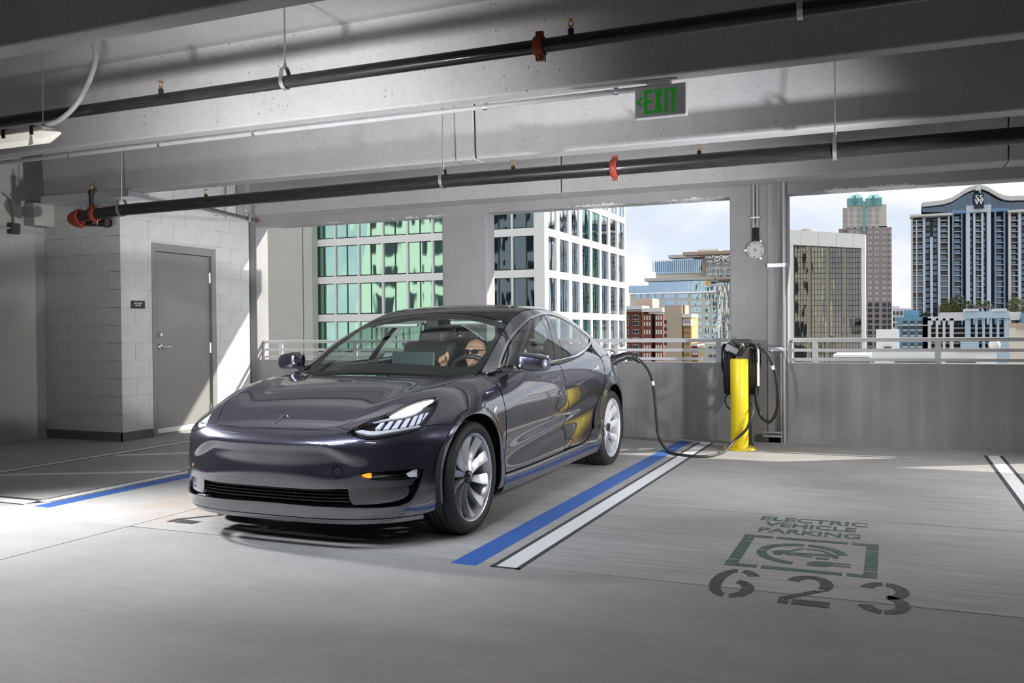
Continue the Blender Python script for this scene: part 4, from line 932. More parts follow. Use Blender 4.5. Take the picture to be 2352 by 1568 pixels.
for u in (-1, 1): rbox('wheel_spoke', (.385+u*.11, 1.085, .865), (.10, .02, .035), C_int, sw, .008, (-.4, 0, 0))
def seat(x, s0):
    st = link('seat', None, car)
    rbox('cushion', (x, s0, .46), (.50, .52, .16), C_seat, st, .05)
    rbox('backrest', (x, s0+.34, .80), (.48, .13, .66), C_seat, st, .05, (-.30, 0, 0)); rbox('headrest', (x, s0+.47, 1.13), (.26, .10, .17), C_seat, st, .045, (-.2, 0, 0))
    return st
seat(.37, 1.42); seat(-.37, 1.42)
rb = link('rear_seat', None, car); rbox('cushion', (0, 2.32, .47), (1.25, .5, .16), C_seat, rb, .05); rbox('backrest', (0, 2.66, .76), (1.22, .13, .56), C_seat, rb, .05, (-.42, 0, 0))
for x in (-.4, 0, .4): rbox('headrest', (x, 2.80, 1.06), (.24, .09, .12), C_seat, rb, .04, (-.3, 0, 0))
for sg in (1, -1):
    vi = MB().grid([[(sg*x, y, z) for x in np.linspace(.14, .56, 5)] for (y, z) in [(1.20, 1.262), (1.22, 1.252), (1.30, 1.275), (1.36, 1.30)]]).build('sun_visor', C_trim, car)
    vi.modifiers.new('solid', 'SOLIDIFY').thickness = .018
    MB().grid([[(sg*a_, s_+d_, z_) for d_ in (0, .09)] for (s_, a_, z_) in [(1.60, .79, .95), (1.70, .735, 1.10), (1.79, .665, 1.23), (1.84, .60, 1.30)]]).build('pillar_trim', C_trim, car)
    MB().grid([[(sg*.80, .55, .22), (sg*.80, .55, .92)], [(sg*.81, 1.6, .22), (sg*.79, 1.6, .945)], [(sg*.81, 2.6, .22), (sg*.74, 2.6, 1.0)]]).build('door_trim', C_int, fdoor[0 if sg > 0 else 1])
MB().box(-.05, .05, 1.17, 1.22, 1.235, 1.30).build('sensor_pod', C_satin, car, bevel=.01)
rbox('rear_view_mirror', (0, 1.27, 1.235), (.24, .03, .062), C_black, car, .02)
MB().box(-.16, .16, .90, 1.9, .40, .60).build('console', C_int, car, bevel=.03)
MB().grid([[(x, y, z) for x in (-.55, 0, .55)] for (y, z) in [(2.80, 1.02), (3.0, 1.03), (3.40, 1.035)]]).build('parcel_shelf', C_int, car)
# ================================================================== THINGS IN THE GARAGE
# ------------------------------------------------------------------ railings in the openings
def railing(x0, x1, posts, label):
    y = 9.93; r = thing('railing', label, 'railing', (x0, y, .838), 'white steel railings')
    L_ = x1-x0
    MB().tube([(0.012, 0, .243), (L_-.012, 0, .243)], .021, 12).box(.012, L_-.012, -.02, .02, .222, .238).build('top_rail', M_white_metal, r, smooth='auto')
    for z in (.135, .037): MB().box(.012, L_-.012, -.008, .008, z-.016, z+.016).build('slat', M_white_metal, r)
    for p in posts: MB().box(p-x0-.028, p-x0+.028, -.014, .014, 0, .232).build('post', M_white_metal, r, bevel=.003)
    for q in (.02, L_-.02): MB().box(q-.014, q+.014, -.02, .02, 0, .235).build('end_post', M_white_metal, r, bevel=.003)
railing(-7.89, -5.074, [-7.60, -6.42, -5.30], 'white slatted railing on the parapet beside the riser room, partly behind the car')
railing(-4.475, -1.596, [-4.08, -2.91, -1.745], 'white slatted railing between the two columns, behind the car and charging cable')
railing(-.998, 1.88, [-.738, .433, 1.60], 'white slatted railing right of the charger column')

# ------------------------------------------------------------------ sprinkler pipes
def hanger(parent, x, y, z, r, top):
    h = MB(); pts = [(x, y, z+r+.055), (x, y-r*.75, z+r+.035), (x, y-r-.006, z), (x, y-r*.7, z-r*.75-.004), (x, y, z-r-.006), (x, y+r*.7, z-r*.75-.004), (x, y+r+.006, z), (x, y+r*.75, z+r+.035), (x, y, z+r+.055)]
    P = catmull(pts, 4); w = .014
    h.grid([[(p.x-w, p.y, p.z) for p in P], [(p.x+w, p.y, p.z) for p in P]])
    o = h.build('hanger', M_galv, parent); o.modifiers.new('solid', 'SOLIDIFY').thickness = .004
    MB().cyl((x, y, z+r+.045), (x, y, top), .0055, 8).cyl((x, y, z+r+.045), (x, y, z+r+.075), .011, 6).build('rod', M_galv, o)
def sprinkler(parent, x, y, z, hgt=.03):
    s_ = MB().cyl((x, y, z-.01), (x, y, z+hgt), .017, 12).build('sprinkler_outlet', M_pipe, parent)
    b = z+hgt; MB().cyl((x, y, b), (x, y, b+.018), .011, 10).tube([(x-.012, y, b+.015), (x-.014, y, b+.03), (x, y, b+.048)], .003, 6).tube([(x+.012, y, b+.015), (x+.014, y, b+.03), (x, y, b+.048)], .003, 6).lathe([(0, .05), (.02, .05), (.021, .047), (0, .047)], (x, y, b), (0, 0, 1), 12).build('sprinkler_head', M_brass, s_)
def coupling(parent, x, y, z, r):
    c = MB().lathe([(r, -.026), (r+.014, -.026), (r+.020, -.012), (r+.020, .012), (r+.014, .026), (r, .026)], (x, y, z), (1, 0, 0), 20).box(x-.020, x+.020, y-.012, y+.012, z-r-.040, z-r-.005).box(x-.020, x+.020, y-.012, y+.012, z+r+.005, z+r+.040).build('coupling', M_red, parent, smooth='auto')
    MB().cyl((x, y-.03, z-r-.028), (x, y+.03, z-r-.028), .006, 8).cyl((x+.03, y, z-r-.05), (x+.03, y, z-r+.0), .005, 6).build('coupling_bolt', M_steel, c)
p1 = thing('sprinkler_pipe', 'thin black sprinkler pipe nearest the camera, hung below the ceiling slab', 'pipe', (0, 0, 0), 'sprinkler pipes')
Y1, Z1, R1 = 4.5, 2.728, .038
MB().tube([(-9.06, Y1, Z1), (31.7, Y1, Z1)], R1, 20).build('pipe', M_pipe, p1, smooth='auto')
for x in (-6.4, -3.391, -.395, 2.6): hanger(p1, x, Y1, Z1, R1, 3.3)
coupling(p1, -1.73, Y1, Z1, R1); coupling(p1, -7.9, Y1, Z1, R1)
for x in (-4.374, -1.554, 1.4): sprinkler(p1, x, Y1, Z1+R1)
p2 = thing('sprinkler_pipe', 'thick black sprinkler main with red elbow end near the riser room', 'pipe', (0, 0, 0), 'sprinkler pipes')
Y2, Z2, R2 = 6.9, 2.485, .058
MB().tube([(-7.86, Y2, 2.437), (-7.25, Y2, 2.47), (-3.55, Y2, 2.50), (-2.02, Y2, 2.492), (31.7, Y2, 2.485)], R2, 24).build('pipe', M_pipe, p2, smooth='auto')
for x, z in ((-7.25, 2.47), (-3.555, 2.50), (-.37, 2.487), (2.9, 2.485)): hanger(p2, x, Y2, z, R2, 3.3)
coupling(p2, -2.022, Y2, 2.492, R2); coupling(p2, -7.62, Y2, 2.448, R2)
for x, z in ((-2.9, 2.496), (-1.351, 2.49), (-6.155, 2.478)): sprinkler(p2, x, Y2, z+R2, .022)
# red elbow and return leg at the left end, riser stub with its own head
MB().tube(catmull([(-7.84, Y2, 2.437), (-7.93, Y2+.01, 2.43), (-7.97, Y2+.06, 2.415), (-7.96, Y2+.14, 2.40)], 5), [.066]*16, 18).build('elbow', M_red, p2, smooth='auto')
MB().lathe([(.058, -.02), (.078, -.02), (.080, 0), (.078, .02), (.058, .02)], (-7.84, Y2, 2.437), (1, 0, 0), 20).box(-7.86, -7.82, Y2-.02, Y2+.02, 2.335, 2.37).build('elbow_clamp', M_red, p2, smooth='auto')
MB().tube([(-7.93, Y2+.14, 2.40), (-7.62, Y2+.16, 2.38)], .045, 16).lathe([(.045, 0), (.056, 0), (.056, .03), (.045, .03)], (-7.64, Y2+.16, 2.381), (1, 0, 0), 18).build('return_leg', M_pipe, p2, smooth='auto')
MB().tube([(-7.67, Y2, 2.48), (-7.67, Y2, 2.66)], .026, 14).tube([(-7.67, Y2, 2.66), (-7.67, Y2, 2.70)], .033, 14).build('riser_stub', M_pipe, p2, smooth='auto')
MB().lathe([(.03, 0), (.042, 0), (.042, .03), (.03, .03)], (-7.67, Y2, 2.50), (0, 0, 1), 16).build('stub_collar', M_red, p2, smooth='auto')
sprinkler(p2, -7.67, Y2, 2.70, .012)
# small branch running back along the riser room
bp = thing('sprinkler_pipe', 'short thin black sprinkler branch sloping back along the riser room wall', 'pipe', (0, 0, 0), 'sprinkler pipes')
MB().tube([(-6.20, 6.87, 2.44), (-6.273, 7.0, 2.447), (-7.74, 9.62, 2.69)], .021, 12).build('pipe', M_pipe, bp, smooth='auto')
MB().cyl((-7.725, 9.595, 2.688), (-7.75, 9.64, 2.692), .028, 12).build('end_cap', M_red, bp)
hanger(bp, -7.37, 8.96, 2.63, .021, 3.3)
MB().box(-7.39, -7.35, 9.0, 9.03, 2.58, 3.3).build('strut', M_galv, bp)

# ------------------------------------------------------------------ conduit along the beam and the exit sign
cd_ = thing('ceiling_conduit', 'thin grey conduit strapped under the concrete beam, leading to the exit sign', 'conduit', (0, 0, 0))
MB().tube([(-9.06, 5.37, 2.676), (-1.36, 5.37, 2.676)], .0175, 12).build('tube', M_grey_pvc, cd_, smooth='auto')
for x in (-7.6, -6.2, -5.24, -4.33, -2.45, -1.56): MB().lathe([(.0178, -.012), (.021, -.012), (.021, .012), (.0178, .012)], (x, 5.37, 2.676), (1, 0, 0), 14).box(x-.012, x+.012, 5.35, 5.41, 2.694, 2.70).build('strap', M_galv, cd_)
ex = thing('exit_sign', 'white box exit sign with green letters and left arrow hanging under the beam', 'sign', (-1.265, 5.31, 2.57))
ES = ex
M_sign = pm('sign_housing', (.80, .80, .82), rough=.4); M_green = pm('exit_green', (.02, .28, .03), rough=.45, emit=(.02, .35, .02), estr=.25)
MB().box(-.156, .156, -.026, .026, -.095, .095).build('housing', M_sign, ex, bevel=.008, seg=3)
MB().box(-.085, .06, -.02, .045, .095, .118).build('canopy', M_sign, ex, bevel=.004)
MB().box(-.070, .055, -.03, .065, .116, .140).build('junction_box', M_galv, ex, bevel=.004)
def glyph(name, polys):
    mb = MB()
    for p in polys: mb.prism(p, lambda u, v, d: (u, d, v), -.0285, -.024)
    mb.build(name, M_green, ex, fix=True)
zt, zb_ = .070, -.072; t = .016
ks = lambda polys: [[(-.098+(u+.098)*1.13, v) for u, v in p_] for p_ in polys]
glyph('letter', ks([rect(-.098, -.098+t, zb_, zt), rect(-.082, -.053, zt-t, zt), rect(-.082, -.053, -.009, .007), rect(-.082, -.051, zb_, zb_+t)]))
glyph('letter', ks([[(-.044, zt), (-.026, zt), (-.004+.002, zb_), (-.018, zb_)], [(-.016, zt), (.0, zt), (-.030, zb_), (-.046, zb_)]]))
glyph('letter', ks([rect(.012, .012+t, zb_, zt)]))
glyph('letter', ks([rect(.050, .050+t, zb_, zt-t), rect(.035, .081, zt-t, zt)]))
glyph('arrow', [[(-.149, 0), (-.118, .028), (-.102, .028), (-.130, 0)], [(-.130, 0), (-.102, -.026), (-.118, -.026), (-.149, 0)]])
tube = thing('tube_light', 'long frosted tube light hanging at the upper left', 'light', (-5.12, 4.36, 2.55))
MB().add([(x, y, z) for x, k in ((-2.6, 1), (-.12, 1), (0, .12)) for (y, z) in ((-.055*k, .02-.012*(1-k)), (-.045*k, -.03*k), (-.02*k, -.05*k), (.02*k, -.05*k), (.045*k, -.03*k), (.055*k, .02-.012*(1-k)))], [(i*6+j, i*6+j+1, (i+1)*6+j+1, (i+1)*6+j) for i in range(2) for j in range(5)]+[(12, 13, 14, 15, 16, 17)]).build('diffuser', pm('frosted_diffuser', (.85, .83, .78), rough=.45, emit=(1, .93, .80), estr=.35), tube, smooth='auto', fix=True)
MB().box(-2.6, -.10, -.055, .055, .02, .055).build('housing', pm('light_housing', (.35, .34, .33), rough=.6), tube, bevel=.01)
for x in (-.20, -.47, -.9, -1.4): MB().box(x-.014, x+.014, -.062, .062, .0, .062).build('clip', M_black, tube)
MB().cyl((-.16, 0, .055), (-.16, 0, .74), .004, 6).cyl((-2.2, 0, .055), (-2.2, 0, .74), .004, 6).build('rod', M_galv, tube)
MB().add([(-.205, -.064, .0), (-.188, -.064, .0), (-.175, -.066, -.068), (-.222, -.066, -.075)], [(0, 1, 2, 3)]).build('tag', pm('plastic_tag', (.7, .68, .62), rough=.3), tube)
MB().tube(catmull([(-.14, 0, .07), (-.02, .02, .10), (.10, .05, .20), (.16, .10, .36), (.15, .16, .52), (.08, .20, .66), (-.02, .2, .74)], 6), .017, 12).build('flexible_conduit', M_grey_pvc, tube, smooth=True)

# ------------------------------------------------------------------ junction box and conduits on the left wall
jb = thing('junction_box', 'dark square junction box with bent conduits on the far left wall', 'junction box', (-9.02, 7.06, 2.39))
MB().box(-.04, .03, -.055, .055, -.06, .06).build('box', pm('weathered_box', (.06, .055, .05), rough=.6), jb, bevel=.006)
MB().tube(catmull([(0, .01, .06), (0, .01, .22), (0, -.01, .30), (0, -.09, .37), (0, -.25, .40), (0, -1.5, .41)], 6), .014, 10).tube([(0, -.05, -.0), (0, -1.6, -.0)], .012, 10).tube([(0, .05, .0), (0, .40, -.02)], .010, 10).build('tube', M_grey_pvc, jb, smooth='auto')

# ------------------------------------------------------------------ fire alarm horn with conduits, strut and riser conduit on the column
hn = thing('alarm_horn', 'round grey fire alarm horn on the column with two conduits above it', 'alarm', (-1.323, 9.8, 2.041))
MB().lathe([(0, .045), (.02, .045), (.022, .040), (.05, .042), (.085, .040), (.092, .034), (.095, 0)], (0, 0, 0), (0, -1, 0), 40).build('body', pm('horn_grey', (.62, .62, .63), rough=.45), hn, smooth='auto')
for k in range(3):
    a = math.radians(90+120*k); MB().cbox((.105*math.cos(a+math.radians(90)), -.006, .105*math.sin(a+math.radians(90))), (.03, .012, .03)).build('lug', M_galv, hn, bevel=.004)
    MB().cyl((.075*math.cos(a+.9), -.040, .075*math.sin(a+.9)), (.075*math.cos(a+.9), -.044, .075*math.sin(a+.9)), .006, 8).build('screw', M_black, hn)
for i, (a, fl) in enumerate(((90, 0), (-30, 1), (210, 1))):
    aa = math.radians(a); rr = .072; text_obj('lettering', 'FIRE', pm('horn_red', (.6, .05, .05), rough=.5), hn, (rr*math.cos(aa), -.0435, rr*math.sin(aa)), (math.sin(aa), 0, -math.cos(aa)), (math.cos(aa), 0, math.sin(aa)), .016, .0008)
mbg = MB()
for k in range(9): mbg.cyl((.014*math.cos(k*.7)*(.4+k/12), -.044, .014*math.sin(k*.7)*(.4+k/12)), (.014*math.cos(k*.7)*(.4+k/12), -.0465, .014*math.sin(k*.7)*(.4+k/12)), .004, 6)
mbg.build('sounder_grille', M_black, hn)
for dx in (-.022, .022):
    MB().tube([(dx, -.02, .09), (dx*.9, -.02, .24)], .015, 12).build('flexible_conduit', M_rubber, hn, smooth='auto')
    MB().cyl((dx*.9, -.02, .235), (dx*.9, -.02, .285), .0185, 12).build('connector', M_grey_pvc, hn)
    MB().tube([(dx*.9, -.02, .28), (dx*.85, -.02, .75)], .014, 12).build('rigid_conduit', M_grey_pvc, hn, smooth='auto')
MB().box(-.05, .05, -.036, -.004, .335, .350).build('strap', M_galv, hn)
rc = thing('riser_conduit', 'tall light grey conduit running up the right edge of the charger column', 'conduit', (-1.03, 9.745, 0))
MB().tube([(0, 0, 0), (0, 0, 2.73)], .016, 12).build('tube', pm('light_conduit', (.60, .61, .62), rough=.35, metal=.5), rc, smooth='auto')
MB().tube([(-.03, .01, .0), (-.03, .01, .95)], .012, 10).build('tube', M_grey_pvc, rc, smooth='auto')
for z in (1.87, .985): 
    b = MB().box(-.17, .03, .016, .034, z-.02, z+.02).build('strut', M_galv, rc)
    MB().box(-.018, .018, -.02, .012, z-.022, z+.022).build('clamp', M_steel, rc, bevel=.003)
MB().box(-.22, -.02, -.02, .02, .06, .085).box(-.22, -.02, -.02, .02, .10, .12).build('base_channel', M_grey_pvc, rc)

# ------------------------------------------------------------------ bollard
bo = thing('bollard', 'yellow steel bollard with bolted base plate in front of the charger', 'bollard', (-1.40, 9.13, 0))
MB().lathe([(0, .905), (.078, .905), (.0855, .900), (.0875, .89), (.0875, .018)], (0, 0, 0), (0, 0, 1), 48).build('post', M_yellow, bo, smooth='auto')
MB().lathe([(.0875, .018), (.158, .016), (.160, .012), (.160, 0)], (0, 0, 0), (0, 0, 1), 48).build('base_plate', M_yellow, bo, smooth='auto')
for k in range(4):
    a = math.radians(40+90*k); x, y = .125*math.cos(a), .125*math.sin(a)
    MB().cyl((x, y, .012), (x, y, .028), .014, 6).cyl((x, y, .028), (x, y, .042), .007, 8).build('anchor_bolt', M_steel, bo)

# ------------------------------------------------------------------ charging station
ch = thing('charging_station', 'black twin-cable charging post with coiled cables behind the yellow bollard', 'charger', (-1.42, 9.47, 0))
MB().box(-.05, .085, -.05, .06, 0, 1.02).build('post', pm('post_grey', (.06, .06, .066), rough=.45), ch, bevel=.008)
MB().box(-.10, .085, -.075, .07, 1.02, 1.095).build('head', M_black, ch, bevel=.006)
MB().box(-.11, .10, -.08, .08, 0, .012).build('foot', M_black, ch)
def coil(name, x, y, z, hw, hh, n, dx, parent, thick=.013):
    pts = []
    for k in range(n):
        for j in range(20):
            a = 2*math.pi*(j/20); q = k+j/20
            pts.append((x+dx*(q/n-.5)+.004*math.sin(9*q), y+hw*math.sin(a)*(1+.05*math.sin(3.1*k)), z+hh*math.cos(a)*(1+.03*math.cos(2.3*k))-.01*(k % 3)))
    return MB().tube(catmull(pts, 2), thick, 8).build(name, M_rubber, parent, smooth=True)
coil('cable_coil', -.128, -.02, .79, .13, .245, 6, .085, ch); coil('cable_coil', .120, -.02, .775, .13, .225, 6, .075, ch)
for sx, x in ((-1, -.182), (1, .172)):
    MB().lathe([(.10, -.006), (.155, -.006), (.155, .006), (.10, .006)], (x, -.02, .90), (1, 0, 0), 28, closed=True).build('reel_flange', M_black, ch)
MB().box(.170, .186, -.17, -.10, .62, 1.0).build('side_panel', pm('panel_white', (.85, .86, .87), rough=.4), ch, bevel=.005)
for k in range(5): MB().cyl((.178, -.172, .93+.014*k), (.178, -.169, .93+.014*k), .004, 6).build('panel_mark', M_black, ch)
hs = MB().cbox((0, 0, 0), (.15, .10, .095)).build('holster', C_black if 'C_black' in globals() else M_black, ch, bevel=.014, seg=3); hs.location = (-.075, -.14, 1.0); hs.rotation_euler = (.25, math.radians(28), 0)
MB().cbox((0, 0, 0), (.13, .004, .06)).build('holster_face', M_steel, hs).location = (0, -.051, .012)
MB().tube(catmull([(.005, -.12, 1.02), (.02, -.13, 1.05), (.035, -.12, 1.03), (.03, -.1, 1.0)], 4), .010, 8).build('padlock', M_steel, ch)
MB().tube(catmull([(.09, -.10, 1.04), (.14, -.13, 1.03), (.17, -.15, .99)], 4), [.020]*8+[.014], 10).build('parked_connector', M_black, ch, smooth=True)
MB().tube(catmull([(.15, -.13, 1.02), (.24, -.13, .98), (.30, -.12, .88), (.345, -.10, .72), (.365, -.09, .55), (.355, -.09, .38), (.30, -.10, .27), (.25, -.11, .265), (.19, -.12, .33), (.155, -.13, .48), (.15, -.12, .64)], 7), .0155, 10).build('spare_cable', M_rubber, ch, smooth=True)
MB().tube([(.3165, -.113, .83), (.326, -.109, .79)], .0168, 10).build('cable_label', pm('label_white', (.9, .9, .9), rough=.5), ch)
MB().tube(catmull([(-.12, -.03, .56), (-.17, -.04, .48), (-.15, -.05, .40), (-.10, -.04, .36)], 5), .008, 8).build('thin_wire', M_rubber, ch, smooth=True)
# cable from the charger to the car, with its connector in the charge port
cb = thing('charging_cable', 'black charging cable looping over the floor from the charger to the car', 'cable', (0, 0, 0))
cpath = [(-1.50, 9.40, .55), (-1.33, 9.30, .47), (-1.265, 9.10, .40), (-1.275, 9.015, .324), (-1.314, 9.0, .215), (-1.42, 8.955, .104), (-1.49, 8.72, .020), (-1.60, 8.40, .014), (-1.86, 8.45, .014), (-2.05, 8.72, .025), (-2.15, 8.83, .13), (-2.165, 8.80, .32), (-2.17, 8.73, .58), (-2.185, 8.68, .73), (-2.205, 8.58, .83), (-2.25, 8.50, .905), (-2.285, 8.40, .94)]
MB().tube(catmull(cpath, 9), .0135, 12).build('cable', pm('cable_rubber', (.03, .03, .032), rough=.5, coat=.2), cb, smooth=True)
MB().tube([(-2.171, 8.705, .655), (-2.175, 8.695, .695)], .0150, 12).build('label', pm('label_white', (.9, .9, .9), rough=.5), cb)
cn = MB().tube(catmull([(-2.455, 8.262, .905), (-2.42, 8.29, .925), (-2.36, 8.335, .950), (-2.335, 8.355, .952), (-2.29, 8.395, .940), (-2.262, 8.42, .918), (-2.235, 8.44, .892)], 5), [.042]*6+[.040]*5+[.036]*4+[.034]*4+[.027]*4+[.022]*4+[.020]*3+[.019], 14).build('connector', M_black, cb, smooth=True)
MB().tube(catmull([(-2.47, 8.25, .90), (-2.44, 8.275, .912)], 3), .052, 16).build('connector_collar', M_rubber, cb, smooth='auto')
P0 = Vector((.765, 3.27, .983)); D1 = Vector((.092, .039, .095)); V1 = Vector((-.27, .96, -.02)); N1 = D1.cross(V1).normalized()
fl = MB().grid([[P0+D1*u+V1*(w*(.060-.02*abs(u-.5)))+N1*(.016*math.sin(math.pi*u)) for u in np.linspace(0, 1.15, 7)] for w in (-1, -.5, 0, .5, 1)]).build('charge_flap', C_paint, quarters[0], smooth=True)
fl.modifiers.new('solid', 'SOLIDIFY').thickness = .006
MB().tube(catmull([(.79, 3.30, .945), (.80, 3.31, .985), (.79, 3.30, 1.00), (.765, 3.28, 1.005)], 5), .006, 8).build('flap_arm', M_black, quarters[0], smooth=True)
# ================================================================== THE DRIVER
def person():
    t = thing('person', 'bald person in dark sunglasses and a dark top at the wheel, right fist raised', 'person', (CAR_X, CAR_Y, 0))
    skin = pm('skin', (.40, .22, .15), rough=.5, var=.08, vscale=20)
    mb = MB()
    def limb(pts, rad, n=14):
        P = catmull(pts, 5); k = len(P); R_ = np.interp(np.linspace(0, 1, k), np.linspace(0, 1, len(rad)), rad); mb.tube(P, list(R_), n)
    hx, hy, hz = .262, 1.375, 1.035                       # head centre; faces the windscreen, turned a little to its right
    yaw = math.radians(4)
    def H(u, v, w):                                       # u = to its left, v = forward, w = up; chin slightly lowered
        return (hx+u*math.cos(yaw)+v*math.sin(yaw), hy+u*math.sin(yaw)-v*math.cos(yaw), hz+w-.10*v)
    def blob(u, v, w, a, b, c, n=18, m=12):
        m2 = MB().ell((0, 0, 0), (a, b, c), n, m)
        mb.add([H(u+q[0], v+q[1], w+q[2]) for q in m2.v], m2.f)
    blob(0, -.012, .026, .074, .095, .080); blob(0, .020, -.020, .066, .075, .085); blob(0, .045, -.070, .045, .048, .042)    # skull, face, jaw
    blob(0, .062, .042, .060, .028, .020); blob(0, .100, -.014, .013, .022, .015); blob(0, .090, .008, .009, .020, .026)        # brow, nose tip, nose bridge
    blob(.033, .075, -.025, .022, .022, .018); blob(-.033, .075, -.025, .022, .022, .018)                                     # cheekbones
    blob(0, .088, -.062, .026, .012, .006); blob(0, .086, -.073, .022, .012, .007); blob(0, .082, -.098, .022, .018, .016)    # lips, chin
    for sg in (1, -1): blob(sg*.078, -.005, -.005, .010, .022, .032)                                                          # ears
    limb([H(0, -.02, -.07), (.28, 1.44, .90), (.30, 1.47, .84)], [.056, .058, .075])                                          # neck
    limb([(.30, 1.47, .86), (.32, 1.52, .72), (.345, 1.58, .56), (.35, 1.60, .47)], [.115, .155, .15, .16], 18)
    limb([(.13, 1.46, .845), (.30, 1.47, .865), (.48, 1.48, .845)], [.066, .085, .066])
    limb([(.125, 1.46, .84), (.075, 1.36, .76), (.07, 1.28, .72)], [.058, .050, .045])                                        # right upper arm
    limb([(.07, 1.28, .72), (.092, 1.20, .82), (.112, 1.135, .925)], [.045, .042, .029])                                      # right forearm
    limb([(.485, 1.48, .835), (.545, 1.36, .74), (.55, 1.28, .70)], [.058, .050, .045]); limb([(.55, 1.28, .70), (.555, 1.18, .79), (.54, 1.11, .87)], [.045, .040, .030])
    for sx in (.25, .45): limb([(sx, 1.55, .50), (sx, 1.20, .56), (sx, 1.12, .50), (sx, 1.02, .30)], [.085, .07, .06, .05])
    # right fist: palm, four curled fingers of different length, thumb up against the index
    limb([(.112, 1.135, .925), (.117, 1.122, .955), (.120, 1.115, .990)], [.030, .036, .040])
    for i, (dx, ln) in enumerate(((.036, .90), (.014, 1.0), (-.008, .95), (-.028, .8))):
        bx, bz = .120+dx, 1.018-.010*i
        limb([(bx, 1.120, bz), (bx+.002, 1.088, bz+.012*ln), (bx+.002, 1.066, bz-.006), (bx, 1.072, bz-.028*ln), (bx, 1.090, bz-.032)], [.0105, .0105, .0100, .0092, .0080], 10)
    limb([(.148, 1.115, .975), (.168, 1.100, 1.000), (.172, 1.092, 1.030), (.166, 1.088, 1.052)], [.014, .0125, .011, .009], 10)
    # left hand on the rim of the wheel
    limb([(.54, 1.11, .87), (.552, 1.095, .90), (.556, 1.088, .925)], [.030, .034, .034])
    for i in range(4): limb([(.562, 1.085, .905+.018*i), (.590, 1.078, .907+.018*i), (.596, 1.098, .906+.018*i), (.578, 1.112, .905+.018*i)], [.0105, .010, .009, .008], 8)
    limb([(.548, 1.09, .90), (.545, 1.070, .925), (.548, 1.066, .948)], [.013, .011, .009], 8)
    body = mb.build('body', skin, t, smooth=True)
    rm = body.modifiers.new('skin_over', 'REMESH'); rm.mode = 'VOXEL'; rm.voxel_size = .0042; rm.use_smooth_shade = True
    sm = body.modifiers.new('relax', 'SMOOTH'); sm.factor = .5; sm.iterations = 3
    # top: dark shirt over torso and upper arms
    mb = MB(); P = mb
    def limb2(pts, rad, n=16):
        Q = catmull(pts, 5); k = len(Q); R_ = np.interp(np.linspace(0, 1, k), np.linspace(0, 1, len(rad)), rad); mb.tube(Q, list(R_), n)
    limb2([(.30, 1.475, .885), (.30, 1.47, .85), (.32, 1.52, .72), (.345, 1.58, .56), (.35, 1.60, .45)], [.070, .125, .165, .16, .17], 20)
    limb2([(.12, 1.46, .845), (.30, 1.47, .87), (.49, 1.48, .845)], [.072, .09, .072]); limb2([(.125, 1.46, .845), (.075, 1.36, .76), (.068, 1.29, .725)], [.066, .058, .053]); limb2([(.485, 1.48, .84), (.545, 1.36, .745), (.55, 1.29, .705)], [.066, .058, .053])
    sh = mb.build('shirt', pm('dark_shirt', (.05, .055, .06), rough=.8), t, smooth=True); rm = sh.modifiers.new('cloth', 'REMESH'); rm.mode = 'VOXEL'; rm.voxel_size = .008; rm.use_smooth_shade = True
    mb = MB()
    for sx in (.25, .45): mb.tube(catmull([(sx, 1.60, .50), (sx, 1.20, .565), (sx, 1.12, .50), (sx, 1.02, .28)], 5), list(np.interp(np.linspace(0, 1, 16), (0, .4, 1), (.10, .078, .055))), 14)
    mb.build('trousers', pm('dark_trousers', (.03, .03, .04), rough=.85), t, smooth=True)
    # sunglasses
    mb = MB()
    for sg in (1, -1):
        q = [(sg*.034+.029*math.copysign(abs(math.cos(a))**.8, math.cos(a)), .012+.019*math.copysign(abs(math.sin(a))**.8, math.sin(a))) for a in np.linspace(0, 2*math.pi, 17)[:-1]]
        mb.prism(q, lambda u, v, d: H(u, .100+d-abs(u)*.22, v+.012), -.003, .004)
        mb.tube([H(sg*.062, .088, .032), H(sg*.080, .03, .026), H(sg*.082, -.02, .018)], .004, 6)
    mb.tube([H(-.012, .102, .030), H(.012, .102, .030)], .004, 6)
    mb.build('sunglasses', pm('dark_lens', (.01, .01, .012), rough=.1, coat=1), t, fix=True)
person()
